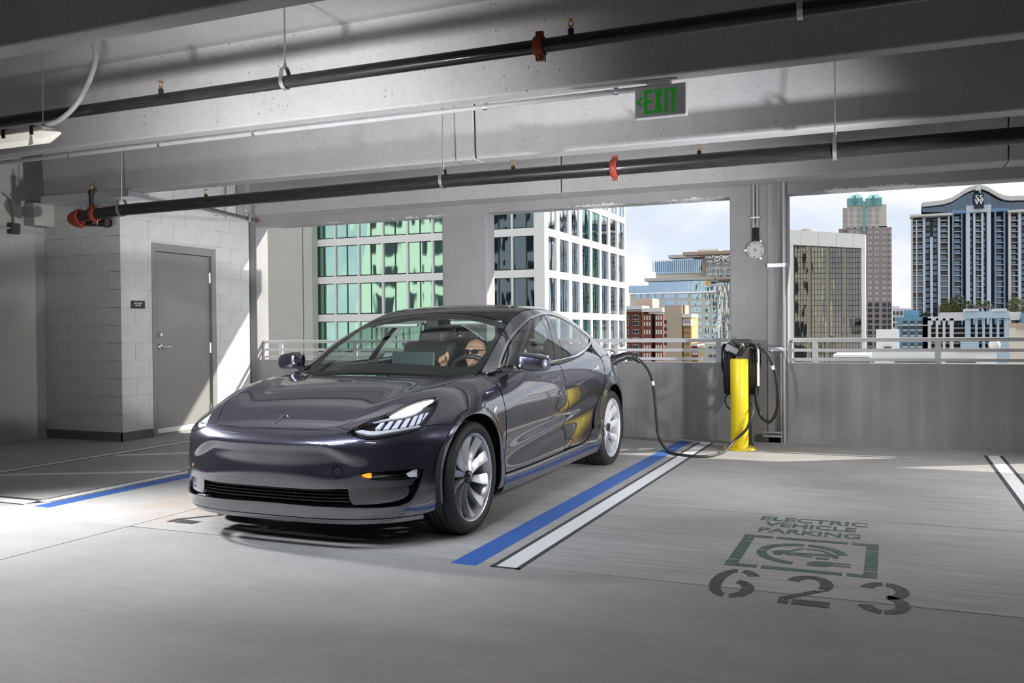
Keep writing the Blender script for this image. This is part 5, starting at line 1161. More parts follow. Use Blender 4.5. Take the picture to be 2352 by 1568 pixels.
# ================================================================== THE CITY BEYOND THE PARAPET
_f = np.array([-math.sin(YAW)*math.cos(PITCH), math.cos(YAW)*math.cos(PITCH), math.sin(PITCH)]); _r = np.array([math.cos(YAW), math.sin(YAW), 0]); _u = np.cross(_r, _f)
_r, _u = math.cos(ROLL)*_r+math.sin(ROLL)*_u, -math.sin(ROLL)*_r+math.cos(ROLL)*_u
def at(px, py, v, axis=1):
    """survey point: where the sight line through a photograph point meets the plane Y = v (or X = v)"""
    d = _f+_r*(px-1176)/F_PX-_u*(py-784)/F_PX; c = np.array([0, 0, CAM_H]); return c+d*((v-c[axis])/d[axis])
GZ = -16.0
B_white = pm('tower_white', (.80, .80, .79), rough=.7, var=.03, vscale=.5); B_cream = pm('facade_cream', (.72, .68, .58), rough=.8, var=.05, vscale=.3)
def city_glass(name, tint, wave=.0, rough=.03, base=.04, scale=.35):
    """office glazing: dark body with a tinted mirror reflection, panes slightly out of true"""
    m = bpy.data.materials.new(name); nt, N, L, b = nodes(m)
    b.inputs['Base Color'].default_value = tuple(tint)+(1,); b.inputs['Metallic'].default_value = 1; b.inputs['Roughness'].default_value = rough
    if wave:
        g = N.new('ShaderNodeNewGeometry'); n = N.new('ShaderNodeTexNoise'); n.inputs['Scale'].default_value = scale; n.inputs['Detail'].default_value = 2; mp = N.new('ShaderNodeMapping'); mp.inputs['Scale'].default_value = (1.6, 1.6, .45)
        L.new(g.outputs['Position'], mp.inputs[0]); L.new(mp.outputs[0], n.inputs['Vector'])
        bm = N.new('ShaderNodeBump'); bm.inputs['Strength'].default_value = 1; bm.inputs['Distance'].default_value = wave; L.new(n.outputs['Fac'], bm.inputs['Height']); L.new(bm.outputs[0], b.inputs['Normal'])
    return m
G_green = city_glass('green_glass', (.42, .66, .56), .10, scale=.17); G_sky = city_glass('sky_glass', (.86, .92, .95), .02); G_dark = city_glass('dark_glass', (.10, .13, .17), .05); G_bronze = city_glass('bronze_glass', (.22, .21, .20), .03)
G_blue = city_glass('blue_glass', (.35, .47, .60), .03); G_black = pm('window_dark', (.03, .035, .045), rough=.15, spec=.8); G_pale = pm('window_pale', (.45, .42, .42), rough=.2, spec=.8)
B_frame = pm('window_frame_dark', (.02, .035, .03), rough=.5)
ground = struct(MB().box(-300, 400, 16, 600, GZ-1, GZ).build('ground_outside', pm('asphalt_city', (.18, .18, .18), rough=.9)))
BOXES = {}
def pane(name, x, y, z, w, d, h, mat, parent):
    """shared box mesh, centred"""
    k = (round(w, 2), round(d, 2), round(h, 2), mat.name)
    if k not in BOXES: BOXES[k] = MB().cbox((0, 0, 0), (w, d, h)).mesh(name, mat)
    return link(name, BOXES[k], parent, (x, y, z))
# ---- white office tower with green glass front and sunlit side
YT = 74.0
tw = thing('office_tower', 'white gridded office tower with green and sky-blue glass seen past the first two openings', 'building', (0, 0, 0))
xl, xr = at(717, 600, YT)[0], at(1251, 617, YT)[0]
fh = (at(718, 567, YT)[2]-at(718, 653, YT)[2]); ztop0 = at(718, 567, YT)[2]          # storey height, head of one window row
yb_ = at(1438, 620, xr, 0)[1]
MB().box(xl, xr-.5, YT+.5, yb_, GZ, ztop0+fh*6).build('core', pm('tower_core', (.10, .11, .11), rough=.8), tw)
cols = [at(p, 600, YT)[0] for p in (717.8, 767.2)]; c0 = cols[0]; cw = cols[1]-cols[0]
sp = (at(1178, 637, YT)[0]-c0)/8.0
win_h = (at(718, 567, YT)[2]-at(718, 637, YT)[2])
rows_ = range(-4, 3)
for j in range(10):                                                 # piers of the front
    x = c0-(sp-cw)+sp*j
    if x < xr-1: pane('pier', x+(sp-cw)/2, YT+.25, (GZ+ztop0+fh*4)/2, sp-cw, .5, ztop0+fh*4-GZ, B_white, tw)
MB().box(xr-1.0, xr, YT, YT+1.0, GZ, ztop0+fh*4).build('corner_pier', B_white, tw)
for i in rows_:
    zt = ztop0+fh*i
    MB().box(xl, xr-.2, YT+.02, YT+.5, zt, zt+fh-win_h).build('spandrel', B_white, tw)
    for j in range(9):
        x = c0+sp*j
        if x+cw > xr+.2: continue
        g = G_green if j < 6 else G_dark
        for k in range(2):
            pane('window_pane', x+cw*(.25+.5*k), YT+.22, zt-win_h/2, cw*.5-.10, .06, win_h-.14, g, tw)
        if -3 <= i <= 1:
            pane('mullion', x+cw*.5, YT+.20, zt-win_h/2, .10, .12, win_h, B_frame, tw); pane('transom', x+cw*.5, YT+.20, zt-win_h+.05, cw, .12, .12, B_frame, tw)
ys = [at(p, 600, xr, 0)[1] for p in (1259, 1286, 1313.5, 1338, 1360.5, 1382, 1402, 1421)]; ye = [at(p, 600, xr, 0)[1] for p in (1279, 1307, 1331.5, 1356.5, 1378, 1398, 1418, 1435)]
ylist = [YT]+[v for p in zip(ys, ye) for v in p]+[yb_]
for k in range(0, len(ylist), 2): MB().box(xr-.5, xr, ylist[k]+(0 if k else .9), ylist[k+1], GZ, ztop0+fh*5.5).build('pier', B_white, tw)
side_rows = range(-4, 6)
for i in side_rows:
    zt = ztop0+fh*i; MB().box(xr-.5, xr-.02, YT+.5, yb_, zt, zt+fh-win_h).build('spandrel', B_white, tw)
    for k, (a, b) in enumerate(zip(ys, ye)):
        if i > 3 and k < 4: continue
        g = G_green if k in (3, 4) else G_sky
        for q in range(2):
            w_ = (b-a)/2; pane('window_pane', xr-.14, a+w_*(q+.5), zt-win_h/2, .06, w_-.22, win_h-.16, g, tw)
# ---- grey stucco building at the far left
st = thing('stucco_building', 'plain grey stucco building with one vertical joint at the left of the first opening', 'building')
YS = 73.0; xa, xb = at(560, 600, YS)[0], at(716.5, 600, YS)[0]; xj = at(695.5, 600, YS)[0]
B_stucco = concrete('stucco', (.50, .50, .47), pits=0, blotch=.03, rough=.95)
MB().box(xa-6, xj-.06, YS, YS+.95, GZ, 40).build('wall_panel', B_stucco, st); MB().box(xj+.06, xb, YS, YS+.95, GZ, 40).build('wall_panel', B_stucco, st); MB().box(xj-.1, xj+.1, YS+.25, YS+.9, GZ, 39.9).build('joint', B_frame, st)
# ---- cream neighbour of the garage (beside it, mirrored in the green glass)
nb = thing('cream_apartments', 'cream apartment block beside the garage, seen mirrored in the green glass', 'building')
MB().box(-92, -16, -12, 6, GZ, 70).build('wall', pm('apartments_cream', (.78, .80, .70), rough=.8), nb)
for i in range(14):
    for j in range(7):
        pane('window_bay', -22-10.5*j-(i % 2)*.0, 6.1, -10+5.4*i, 4.4, .3, 3.4, G_black, nb)
# ---- generic block helpers working in a plane Y
def slab(name, px0, px1, py0, py1, Y, depth, mat, parent, dy=0.0):
    depth = min(depth, 5)
    a = at(px0, py1, Y); b = at(px1, py0, Y); ym = (py0+py1)/2
    x0, x1 = at(px0, ym, Y)[0], at(px1, ym, Y)[0]; xm = (px0+px1)/2
    return MB().box(x0, x1, Y+dy, Y+dy+depth, at(xm, py1, Y)[2], at(xm, py0, Y)[2]).build(name, mat, parent)
def win(name, px0, px1, py0, py1, Y, mat, parent, out=.15, th=.3):
    a = at((px0+px1)/2, (py0+py1)/2, Y); x0, x1 = at(px0, py0, Y)[0], at(px1, py0, Y)[0]; h = at(px0, py0, Y)[2]-at(px0, py1, Y)[2]
    return pane(name, a[0], Y-out+th/2, a[2], x1-x0, th, h, mat, parent)
def down(px0, px1, py0, Y, depth, mat, parent, name='block'):
    """a block standing on the street: from the roof line at py0 down to the ground"""
    depth = min(depth, 5)
    x0, x1 = at(px0, py0, Y)[0], at(px1, py0, Y)[0]; return MB().box(x0, x1, Y, Y+depth, GZ, at((px0+px1)/2, py0, Y)[2]).build(name, mat, parent)
# ---- bank tower with stepped blue glass
bk = thing('bank_tower', 'stepped blue glass and cream office block lettered CHASE in the second opening', 'building')
YK = 230.0; B_cr = pm('bank_cream', (.74, .69, .58), rough=.8); B_tan = pm('bank_tan', (.48, .37, .28), rough=.8); B_roof = pm('bank_roof', (.62, .58, .50), rough=.8)
down(1447, 1730, 672, YK, 40, B_cr, bk, 'lower_storeys')
slab('glass_band', 1446, 1640, 654, 671, YK, 30, G_blue, bk, -.8); slab('set_back_storey', 1483, 1730, 640, 656, YK, 26, G_blue, bk, 3)
slab('cornice', 1478, 1640, 636, 643.5, YK, 30, B_roof, bk, 1); slab('upper_wall', 1496, 1613, 622, 638, YK, 24, B_cr, bk, 5); slab('upper_glass', 1496, 1609, 596, 625, YK, 22, G_blue, bk, 4.5)
slab('top_storey', 1534, 1609, 589, 596, YK, 20, G_blue, bk, 6); slab('roof_slab', 1526, 1610, 581, 588.5, YK, 22, B_roof, bk, 4.5)
slab('stair_tower', 1609, 1621, 592, 640, YK, 20, B_tan, bk, 2); slab('round_end', 1621, 1730, 586, 640, YK, 20, pm('bank_grey', (.50, .50, .48), rough=.7), bk, 1.5)
slab('curved_roof', 1572, 1735, 577, 584, YK, 26, B_tan, bk, -2); slab('penthouse', 1597, 1646, 570.5, 578, YK, 12, B_cr, bk, 3); slab('curved_canopy', 1648, 1735, 636, 642, YK, 20, B_tan, bk, -3)
for i in range(4):
    for j in range(5): win('window', 1622.5+18.5*j, 1637+18.5*j, 584+14.5*i, 592+14.5*i, YK+1.5, G_blue if i else G_sky, bk)
    slab('balcony_band', 1621, 1730, 599+14.5*i, 602+14.5*i, YK, 1, B_roof, bk, .6)
for j in range(24): win('glass_mullion', 1500+4.8*j, 1500.8+4.8*j, 597, 624, YK+4.5, pm('mullion_blue', (.30, .36, .42), rough=.4), bk, .3)
for i in range(7):
    for j, (a, b) in enumerate(((1526, 1550), (1557, 1581), (1588, 1612), (1620, 1631), (1636, 1646))): win('window', a, b, 675+15.6*i, 685.5+15.6*i, YK, G_blue, bk)
    for a, b in ((1461, 1471), (1475, 1486), (1494, 1504), (1508, 1519)): win('window', a, b, 675+15.6*i, 685.5+15.6*i, YK, G_blue, bk)
slab('corner_glass', 1648, 1730, 655, 790, YK, 6, city_glass('mirror_glass', (.66, .70, .74), .15, scale=.3), bk, -1.5)
for i in range(9): win('corner_transom', 1648, 1730, 663+14.5*i, 664+14.5*i, YK-1.5, B_cr, bk, .2)
for j in range(8): win('corner_mullion', 1648+9*j, 1648.8+9*j, 655, 790, YK-1.5, B_cr, bk, .2)
o = at(1664, 593.5, YK); text_obj('lettering', 'CHASE', pm('letters_white', (.9, .9, .9), rough=.5), bk, (o[0], YK-.6, o[2]), (1, 0, 0), (0, 0, 1), 1.75, .25, bold=.02, fitw=at(1688, 593, YK)[0]-at(1643, 593, YK)[0])
o = at(1650, 654, YK); text_obj('lettering', 'homebanc', pm('letters_white', (.9, .9, .9), rough=.5), bk, (o[0], YK-2.0, o[2]), (1, 0, 0), (0, 0, 1), 1.5, .25, bold=.015, fitw=at(1671, 654, YK)[0]-at(1634, 654, YK)[0])
o = at(1627, 652.5, YK); MB().lathe([(0, .4), (.85, .4), (.85, 0)], (o[0], YK-.9, o[2]), (0, -1, 0), 20).build('logo_disc', pm('letters_white', (.9, .9, .9), rough=.5), bk); MB().lathe([(0, .5), (.6, .5), (.6, 0)], (o[0]+.1, YK-.9, o[2]+.25), (0, -1, 0), 16).build('logo_sun', pm('logo_orange', (.85, .45, .05), rough=.5), bk)
# ---- red-brick hotel
bh = thing('brick_hotel', 'dark red brick building with white cornice in the second opening', 'building'); YH = 150.0
B_brick = pm('red_brick', (.20, .075, .05), rough=.85, var=.12, vscale=2); B_brick2 = pm('red_brick_side', (.26, .10, .065), rough=.85); B_corn = pm('cornice_white', (.85, .84, .82), rough=.7); B_win = pm('sash_white', (.82, .80, .76), rough=.6)
down(1380, 1477, 716, YH, 18, B_brick, bh, 'front_wing'); down(1477.5, 1496, 720, YH, 18, B_brick2, bh, 'middle_wing'); MB().box(at(1496, 720, YH)[0], at(1504, 720, YH)[0], YH+2, YH+18, GZ, at(1500, 722, YH)[2]).build('recess', pm('brick_dark', (.10, .04, .03), rough=.9), bh); down(1504, 1522.5, 722, YH, 18, B_brick2, bh, 'end_wing')
slab('cornice', 1375, 1479, 703, 711, YH, 19, B_corn, bh, -1.2); slab('cornice', 1477, 1525, 707, 716, YH, 19, B_corn, bh, -1.0); slab('frieze', 1380, 1477, 711, 716, YH, 18, pm('frieze', (.60, .55, .48), rough=.8), bh, -.3)
for j in range(18): win('bracket', 1440.5+2.1*j, 1441.6+2.1*j, 711, 714.5, YH-.3, B_corn, bh, .4)
slab('corner_pilaster', 1476.6, 1478.2, 716, 840, YH, .6, pm('terracotta', (.62, .32, .17), rough=.8), bh, -.3)
for i, y in enumerate((729, 743, 762, 780.5, 797, 815, 832)):
    for (a, b) in ((1453.5, 1467.5), (1440, 1444)):
        win('window_surround', a, b, y-5.5, y+5, YH, B_win, bh)
        for k in range(2 if b-a > 6 else 1):
            ww = (b-a)/(2 if b-a > 6 else 1); win('window', a+ww*k+.8, a+ww*(k+1)-.8, y-4.5, y+3.5, YH, G_black, bh, .28)
    for a in (1479.2, 1484.8, 1490.8, 1506.5, 1511.5, 1517.2): win('window_surround', a, a+3.2, y-4.5, y+5.5, YH, B_win, bh)
slab('roof_box', 1430, 1472, 682, 705, YH, 8, pm('roof_box_tan', (.62, .50, .40), rough=.85), bh, 8)
# ---- tan building
tn = thing('tan_building', 'tan rendered building with yellow brick end wall beside the brick hotel', 'building'); YN = 135.0
down(1526, 1566, 700.5, YN, 22, pm('tan_render', (.60, .49, .37), rough=.85), tn, 'front_wall'); MB().box(at(1566, 700, YN)[0], at(1570, 700, YN)[0], YN+.6, YN+1.2, GZ, at(1568, 700, YN)[2]).build('return_wall', pm('rust_wall', (.30, .13, .06), rough=.85), tn); down(1570, 1588, 722, YN, 16, pm('yellow_brick', (.70, .45, .20), rough=.85, var=.1, vscale=.6), tn, 'end_wall')
slab('end_cornice', 1568.5, 1590.5, 720.5, 729, YN, 17, B_corn, tn, -.8); slab('end_band', 1569.5, 1588.5, 733, 748, YN, 1, B_corn, tn, -.4)
for i, y in enumerate((739, 755, 770, 788)): win('window', 1526.3, 1531, y-4, y+4, YN, G_black, tn)
for i in range(9):
    for j in range(4): win('window', 1571.5+4.2*j, 1574+4.2*j, 735+12.5*i, 742+12.5*i, YN, pm('tan_window', (.42, .30, .18), rough=.5) if i else B_stucco, tn, .5 if i == 0 else .2)
# ---- low blocks glimpsed between
lo = thing('low_block', 'small yellow and brown low block between the tan building and the column', 'building'); YL = 120.0
down(1588, 1603, 789, YL, 10, B_brick, lo, 'brown_wing'); down(1603, 1618, 792, YL, 10, pm('yellow_low', (.72, .55, .33), rough=.85), lo, 'yellow_wing'); down(1618, 1690, 788, YL, 12, pm('pale_low', (.60, .62, .55), rough=.85), lo, 'pale_wing')
slab('cornice', 1587, 1603.5, 790, 794, YL, 10, B_corn, lo, -.5); slab('cornice', 1602.5, 1619, 793, 797, YL, 10, B_corn, lo, -.5)
for j in range(3):
    for i in range(2): win('window', 1629+11*j, 1636+11*j, 796+18*i, 804+18*i, YL, G_black, lo)
    win('window', 1591+4*j, 1593.5+4*j, 808, 815, YL, B_win, lo)
# ---- white-framed black glass block
bg = thing('glass_block', 'white-framed dark glass office block right of the column', 'building'); YG = 120.0
B_ws = pm('white_stone', (.82, .82, .78), rough=.7, var=.03, vscale=.2)
gx0, gx1 = at(1815, 600, YG)[0], at(1988, 600, YG)[0]; gz1 = at(1815, 531, YG)[2]; gz2 = at(1988, 541, YG)[2]; gt = at(1900, 566, YG)[2]
MB().add([(gx0, YG, GZ), (gx1, YG, GZ), (gx1, YG+4, GZ), (gx0, YG+4, GZ), (gx0, YG, gz1), (gx1, YG, gz2), (gx1, YG+4, gz2), (gx0, YG+4, gz1)], [(3,2,1,0),(4,5,6,7),(0,1,5,4),(1,2,6,5),(2,3,7,6),(3,0,4,7)]).build('core', G_dark, bg)
slab('left_pier', 1813, 1825, 530, 830, YG, 2, B_ws, bg, -1.5); slab('right_pier', 1979.5, 1988.5, 541, 830, YG, 2, B_ws, bg, -1.5)
tl = lambda px: 530.3+(px-1813)*.060; bl = lambda px: 563.5+(px-1813)*.050
for k, (a, b) in enumerate(((1813, 1842), (1842.5, 1882), (1882.5, 1922), (1922.5, 1961), (1961.5, 1988.5))):
    Q = [at(a, bl(a), YG), at(b, bl(b), YG), at(b, tl(b), YG), at(a, tl(a), YG)]
    MB().prism([(p_[0], p_[2]) for p_ in Q], lambda u, v, d: (u, YG+d, v), -1.6, .4).build('fascia_panel', B_ws, bg, fix=True)
bays = [(1825.5, 1858), (1864, 1900), (1906, 1939), (1945, 1978)]
for k, (a, b) in enumerate(bays):
    slab('glass_bay', a, b, 565+2*k, 830, YG, .5, G_bronze, bg, -.45); slab('bay_pier', b, b+6, 566+2*k, 830, YG, 1.4, pm('bronze_pier', (.30, .26, .20), rough=.5), bg, -1.2)
    for j in range(1, 5): win('mullion', a+(b-a)*j/5-.4, a+(b-a)*j/5+.4, 566+2*k, 830, YG-.5, B_frame, bg, .12, .2)
    for i in range(21): win('transom', a, b, 578+12.3*i, 578.9+12.3*i, YG-.5, B_frame, bg, .12, .2)
MB().ell((at(1842, 529, YG)[0], YG+8, at(1842, 533, YG)[2]), (1.6, 1.6, 1.3), 16, 8).build('roof_dome', pm('dome_grey', (.4, .38, .35), rough=.6), bg, smooth=True)
# ---- stone tower with twin green roofs
pt = thing('stone_tower', 'tall grey-pink stone tower with twin teal pyramid roofs', 'building'); YP = 260.0
B_pl = pm('stone_light', (.62, .58, .50), rough=.8); B_pk = pm('stone_pink', (.36, .31, .30), rough=.8); B_teal = pm('teal_roof', (.19, .42, .40), rough=.5, var=.05, vscale=.3)
down(1946, 2038, 521, YP, 30, B_pk, pt, 'lower_shaft'); down(1926, 1946, 525, YP+4, 22, B_pk, pt, 'side_shaft'); down(2036, 2048, 521, YP+4, 22, B_pk, pt, 'side_shaft')
slab('upper_shaft', 1946, 2036, 471, 523, YP, 28, B_pl, pt, .0); slab('upper_shoulder', 1934.5, 1946, 475, 525, YP, 20, B_pl, pt, 3); slab('upper_shoulder', 2026, 2036.5, 471, 523, YP, 20, B_pl, pt, 3)
slab('green_joint', 1982, 1987.5, 463, 535, YP, 4, B_teal, pt, -.6)
for (a, b, tip) in ((1945.5, 1981.5, 1964), (1987.5, 2025.5, 2006)):
    slab('attic', a, b, 457, 473, YP, 24, B_teal, pt, -.5)
    x0, x1 = at(a, 457, YP)[0], at(b, 457, YP)[0]; z0 = at(a, 457, YP)[2]; zt = at(tip, 437, YP)[2]; xm0, xm1 = at(tip-8, 437, YP)[0], at(tip+8, 437, YP)[0]
    MB().add([(x0, YP-.5, z0), (x1, YP-.5, z0), (x1, YP+24, z0), (x0, YP+24, z0), (xm0, YP+8, zt), (xm1, YP+8, zt), (xm1, YP+15, zt), (xm0, YP+15, zt)], [(4,5,6,7),(0,1,5,4),(1,2,6,5),(2,3,7,6),(3,0,4,7)]).build('pyramid_roof', B_teal, pt, fix=True)
    slab('dormer', tip-2.5, tip+2.5, 451, 470, YP, 3, pm('teal_dark', (.11, .27, .27), rough=.5), pt, -1.2)
for i in range(27):
    y = 478+12.8*i if i > 3 else 477.5+13.3*i
    if y > 825: break
    for a in (1950.5, 1966.5, 1993.5, 2009.5, 2026.5, 2037.5, 1935.5):
        if a in (1935.5, 2037.5) and (i < 4) == (a == 2037.5): continue
        if a in (1950.5, 1966.5) and y > 545: continue
        if a == 1935.5 and y > 525: continue
        Yw = YP+4 if a == 2037.5 else (YP+3 if a == 1935.5 or (a == 2026.5 and i < 4) else YP)
        w_ = win('window', a, a+9.5, y, y+8, Yw, G_pale if y < 690 else G_black, pt)
        if y < 640 and a != 1935.5: win('glazing_bar', a+4.4, a+5.1, y, y+8, Yw, B_pk, pt, .3)
# ---- blue and white residential tower with the wave roof
rt = thing('residential_tower', 'blue and white striped apartment tower with wave roof and 55 W sign', 'building'); YR = 210.0
B_r1 = pm('stripe_pale', (.62, .68, .76), rough=.75); B_r2 = pm('stripe_blue', (.19, .31, .46), rough=.75); B_r3 = pm('stripe_cream', (.66, .64, .60), rough=.75)
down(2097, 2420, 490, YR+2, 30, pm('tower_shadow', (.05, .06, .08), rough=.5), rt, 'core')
strips = [(2093, 2096.5, B_r3, 505), (2104, 2107, B_r3, 505), (2119.5, 2125.5, B_r1, 500), (2136.5, 2142.5, B_r1, 545), (2154, 2160, B_r1, 500), (2177, 2181.5, B_r3, 496), (2187, 2191, B_r2, 492), (2207.5, 2210.5, B_r2, 492), (2218.5, 2227.5, B_r1, 475), (2235.5, 2240, B_r1, 490), (2254, 2258.5, B_r1, 490), (2266.5, 2275.5, B_r1, 472), (2284, 2287.5, B_r2, 484), (2305, 2308.5, B_r2, 484), (2315.5, 2321.5, B_r3, 484), (2338.5, 2345, B_r1, 484), (2362, 2368, B_r1, 484), (2384, 2390, B_r3, 484)]
for (a, b, m_, y0) in strips: slab('pier', a, b, y0, 812, YR, 3, m_, rt, -.6)
slab('crown_bay', 2218.5, 2275.5, 472, 488, YR, 4, B_r1, rt, -.9); slab('crown_band', 2186, 2219, 483, 491, YR, 4, B_r2, rt, -.7); slab('crown_band', 2275, 2316, 479, 486, YR, 4, B_r2, rt, -.7)
wins = [(2097.5, 2103.5), (2107.5, 2119), (2126, 2136), (2143, 2153.5), (2160.5, 2176.5), (2191.5, 2207), (2228, 2235), (2240.5, 2253.5), (2259, 2266), (2288, 2304.5), (2322, 2338), (2346, 2361)]
for i in range(24):
    y = 497+12.6*i
    for (a, b) in wins: win('window', a, b, y, y+9.2, YR+2, G_dark if (i*7+int(a)) % 5 else G_black, rt, .25)
    for (a, b) in ((2096, 2119.5), (2160, 2177), (2191, 2207.5), (2240, 2254), (2287.5, 2305), (2321.5, 2338.5)): win('balcony_slab', a, b, y+9.6, y+11, YR+.5, B_r3, rt, .9, 1.0)
slab('eaves', 2090, 2187, 493, 498, YR, 6, B_r3, rt, -2); slab('eaves', 2313, 2420, 482, 487, YR, 6, B_r3, rt, -2)
# wave roof: dark attic under a curved pale edge
wv = [(2118, 476), (2140, 474), (2165, 471), (2185, 465), (2200, 456), (2215, 446), (2228, 440), (2240, 436.5), (2256, 436.5), (2268, 441), (2280, 448), (2292, 455), (2305, 460), (2320, 462), (2345, 461), (2400, 461)]
top = [at(x, y, YR) for x, y in wv]; bot = [at(x, 487, YR) for x, y in wv]
mb = MB(); n_ = len(top); mb.add([(p[0], YR+d, p[2]) for d in (.3, 6) for p in top]+[(p[0], YR+d, p[2]) for d in (.3, 6) for p in bot], [(i, i+1, 2*n_+i+1, 2*n_+i) for i in range(n_-1)]+[(i, n_+i, n_+i+1, i+1) for i in range(n_-1)]+[(n_+i, 3*n_+i, 3*n_+i+1, n_+i+1) for i in range(n_-1)]).build('attic', G_dark, rt, fix=True)
mb = MB(); mb.grid([[(p[0], YR-1.2, p[2]) for p in top], [(p[0], YR-1.2, p[2]+.9) for p in top], [(p[0], YR+7, p[2]+.9) for p in top], [(p[0], YR+7, p[2]) for p in top]]).build('wave_roof', B_r3, rt, fix=True)
slab('sign_board', 2236, 2258, 445, 480.5, YR, 2, pm('sign_navy', (.012, .016, .03), rough=.4), rt, -1.6)
o = at(2247, 457.5, YR); text_obj('lettering', '55', pm('letters_white', (.9, .9, .9), rough=.5), rt, (o[0], YR-1.8, o[2]), (1, 0, 0), (0, 0, 1), 1.55, .2, bold=.01)
o = at(2247, 466.5, YR); text_obj('lettering', 'W', pm('letters_white', (.9, .9, .9), rough=.5), rt, (o[0], YR-1.8, o[2]), (1, 0, 0), (0, 0, 1), 1.6, .2, bold=.01)
a0, a1, a2 = at(2238, 441, YR), at(2247, 425, YR), at(2250, 448, YR); MB().prism([(a0[0], a0[2]), (a2[0]-.3, a0[2]), (a2[0], a2[2]), (a2[0], a1[2]+.3), (a1[0], a1[2])], lambda u, v, d: (u, YR+d, v), -2.2, -1.6).build('roof_fin', pm('fin_steel', (.6, .62, .65), rough=.35, metal=.6), rt, fix=True)
# ---- podium garage below it, blue wing, planting
pd = thing('podium_garage', 'blue and white podium garage with dark openings below the apartment tower', 'building'); YD = 165.0
B_p1 = pm('podium_white', (.74, .74, .74), rough=.8); B_p2 = pm('podium_pale_blue', (.50, .62, .72), rough=.8); B_p3 = pm('podium_blue', (.17, .35, .47), rough=.8)
down(2120, 2420, 745, YD+1, 30, pm('garage_dark', (.02, .02, .025), rough=.9), pd, 'core'); down(2061, 2131, 728, YD, 26, B_p3, pd, 'blue_wing')
slab('parapet', 2119, 2163, 727, 736, YD, 24, B_p1, pd); slab('parapet', 2163, 2217, 717, 736, YD, 24, B_p1, pd); slab('parapet', 2217, 2317, 715, 731, YD, 24, B_p2, pd, -.6); slab('parapet', 2317, 2345, 716, 735, YD, 24, B_p1, pd); slab('parapet', 2345, 2420, 718, 740, YD, 24, B_p3, pd, -.4)
slab('cap', 2216, 2248, 709, 715, YD, 10, B_p1, pd, -.9); slab('cap', 2283, 2312, 709, 715, YD, 10, B_p1, pd, -.9); slab('roof_box', 2078, 2112, 711, 728, YD, 8, B_p3, pd, 4)
for (a, b, m_) in ((2119, 2139, B_p1), (2149.5, 2155, B_p1), (2165.5, 2171.5, B_p1), (2181.5, 2190.5, B_p1), (2217, 2229.5, B_p2), (2240, 2245.5, B_p2), (2256.5, 2262.5, B_p2), (2273, 2279, B_p2), (2289.5, 2295.5, B_p2), (2306.5, 2318.5, B_p2), (2343, 2356, B_p3)): slab('pier', a, b, 731, 812, YD, 1.2, m_, pd)
for i in range(5):
    y = 751+11.5*i
    for (a, b) in ((2139, 2149.5), (2155, 2165.5), (2171.5, 2181.5), (2190.5, 2217), (2229.5, 2240), (2245.5, 2256.5), (2262.5, 2273), (2279, 2289.5), (2295.5, 2306.5), (2318.5, 2343)): win('deck_edge', a, b, y, y+4.0, YD+.8, pm('deck_concrete', (.36, .34, .34), rough=.8), pd, .1)
slab('blank_panel', 2206, 2248, 783, 812, YD, 1, B_p2, pd, -.3); slab('blank_panel', 2290, 2335, 775, 840, YD, 1, B_p2, pd, -.5)
for i, y in enumerate((740, 752.5, 765.5, 791)):
    for a in (2074, 2091, 2108): win('opening', a, a+10, y-3.8, y+3.6, YD, G_black, pd, .1); win('sill', a, a+10, y+3.8, y+7, YD, B_p1, pd, .3)
slab('string_course', 2058, 2132, 745.5, 748.5, YD, 1.5, pm('course_grey', (.45, .48, .50), rough=.8), pd, -1)
# trees on the podium deck
L_dark = pm('leaf_dark', (.035, .06, .02), rough=.8); L_oliv = pm('leaf_olive', (.10, .10, .03), rough=.8); L_palm = pm('leaf_palm', (.12, .15, .05), rough=.8); B_trunk = pm('trunk', (.12, .09, .06), rough=.9)
def bush(px, py, r, mat, label, squash=1.0, n=520):
    c = at(px, py, YD+6); base = at(px, 716, YD+6)[2]; t = thing('tree', label, 'tree', (c[0], YD+6, base), 'planting on the podium deck')
    mb = MB(); rs = np.random.RandomState(int(px))
    for k in range(n):
        d = rs.normal(size=3); d /= np.linalg.norm(d); q = np.array([d[0]*r, d[1]*r, d[2]*r*squash])*(.55+.45*rs.rand()); q[2] += c[2]-base; s_ = r*.11*(.6+.8*rs.rand())
        u = rs.normal(size=3); u /= np.linalg.norm(u); v = np.cross(u, d); v /= max(1e-6, np.linalg.norm(v)); mb.add([q-u*s_, q+v*s_*.6, q+u*s_, q-v*s_*.6], [(0, 1, 2, 3)])
    o = mb.build('foliage', mat, t); o['kind'] = 'stuff'
    MB().cyl((0, 0, 0), (0, 0, max(.5, c[2]-base)), r*.10, 8, r*.06).build('trunk', B_trunk, t)
bush(2201, 700, 1.5, L_dark, 'dense dark round tree on the podium deck, tallest of the broad ones', 1.25, 700); bush(2170, 709, 1.2, L_oliv, 'olive bush left of the dark round tree on the podium'); bush(2185, 706, 1.3, L_oliv, 'olive bush touching the dark round tree on the podium', 1.1); bush(2128, 722, .9, L_dark, 'low dark shrub at the left end of the podium deck', .6); bush(2332, 702, 1.5, L_oliv, 'broad olive tree at the right of the podium deck', 1.15); bush(2233, 710, .8, L_dark, 'small dark bush between the palms on the podium')
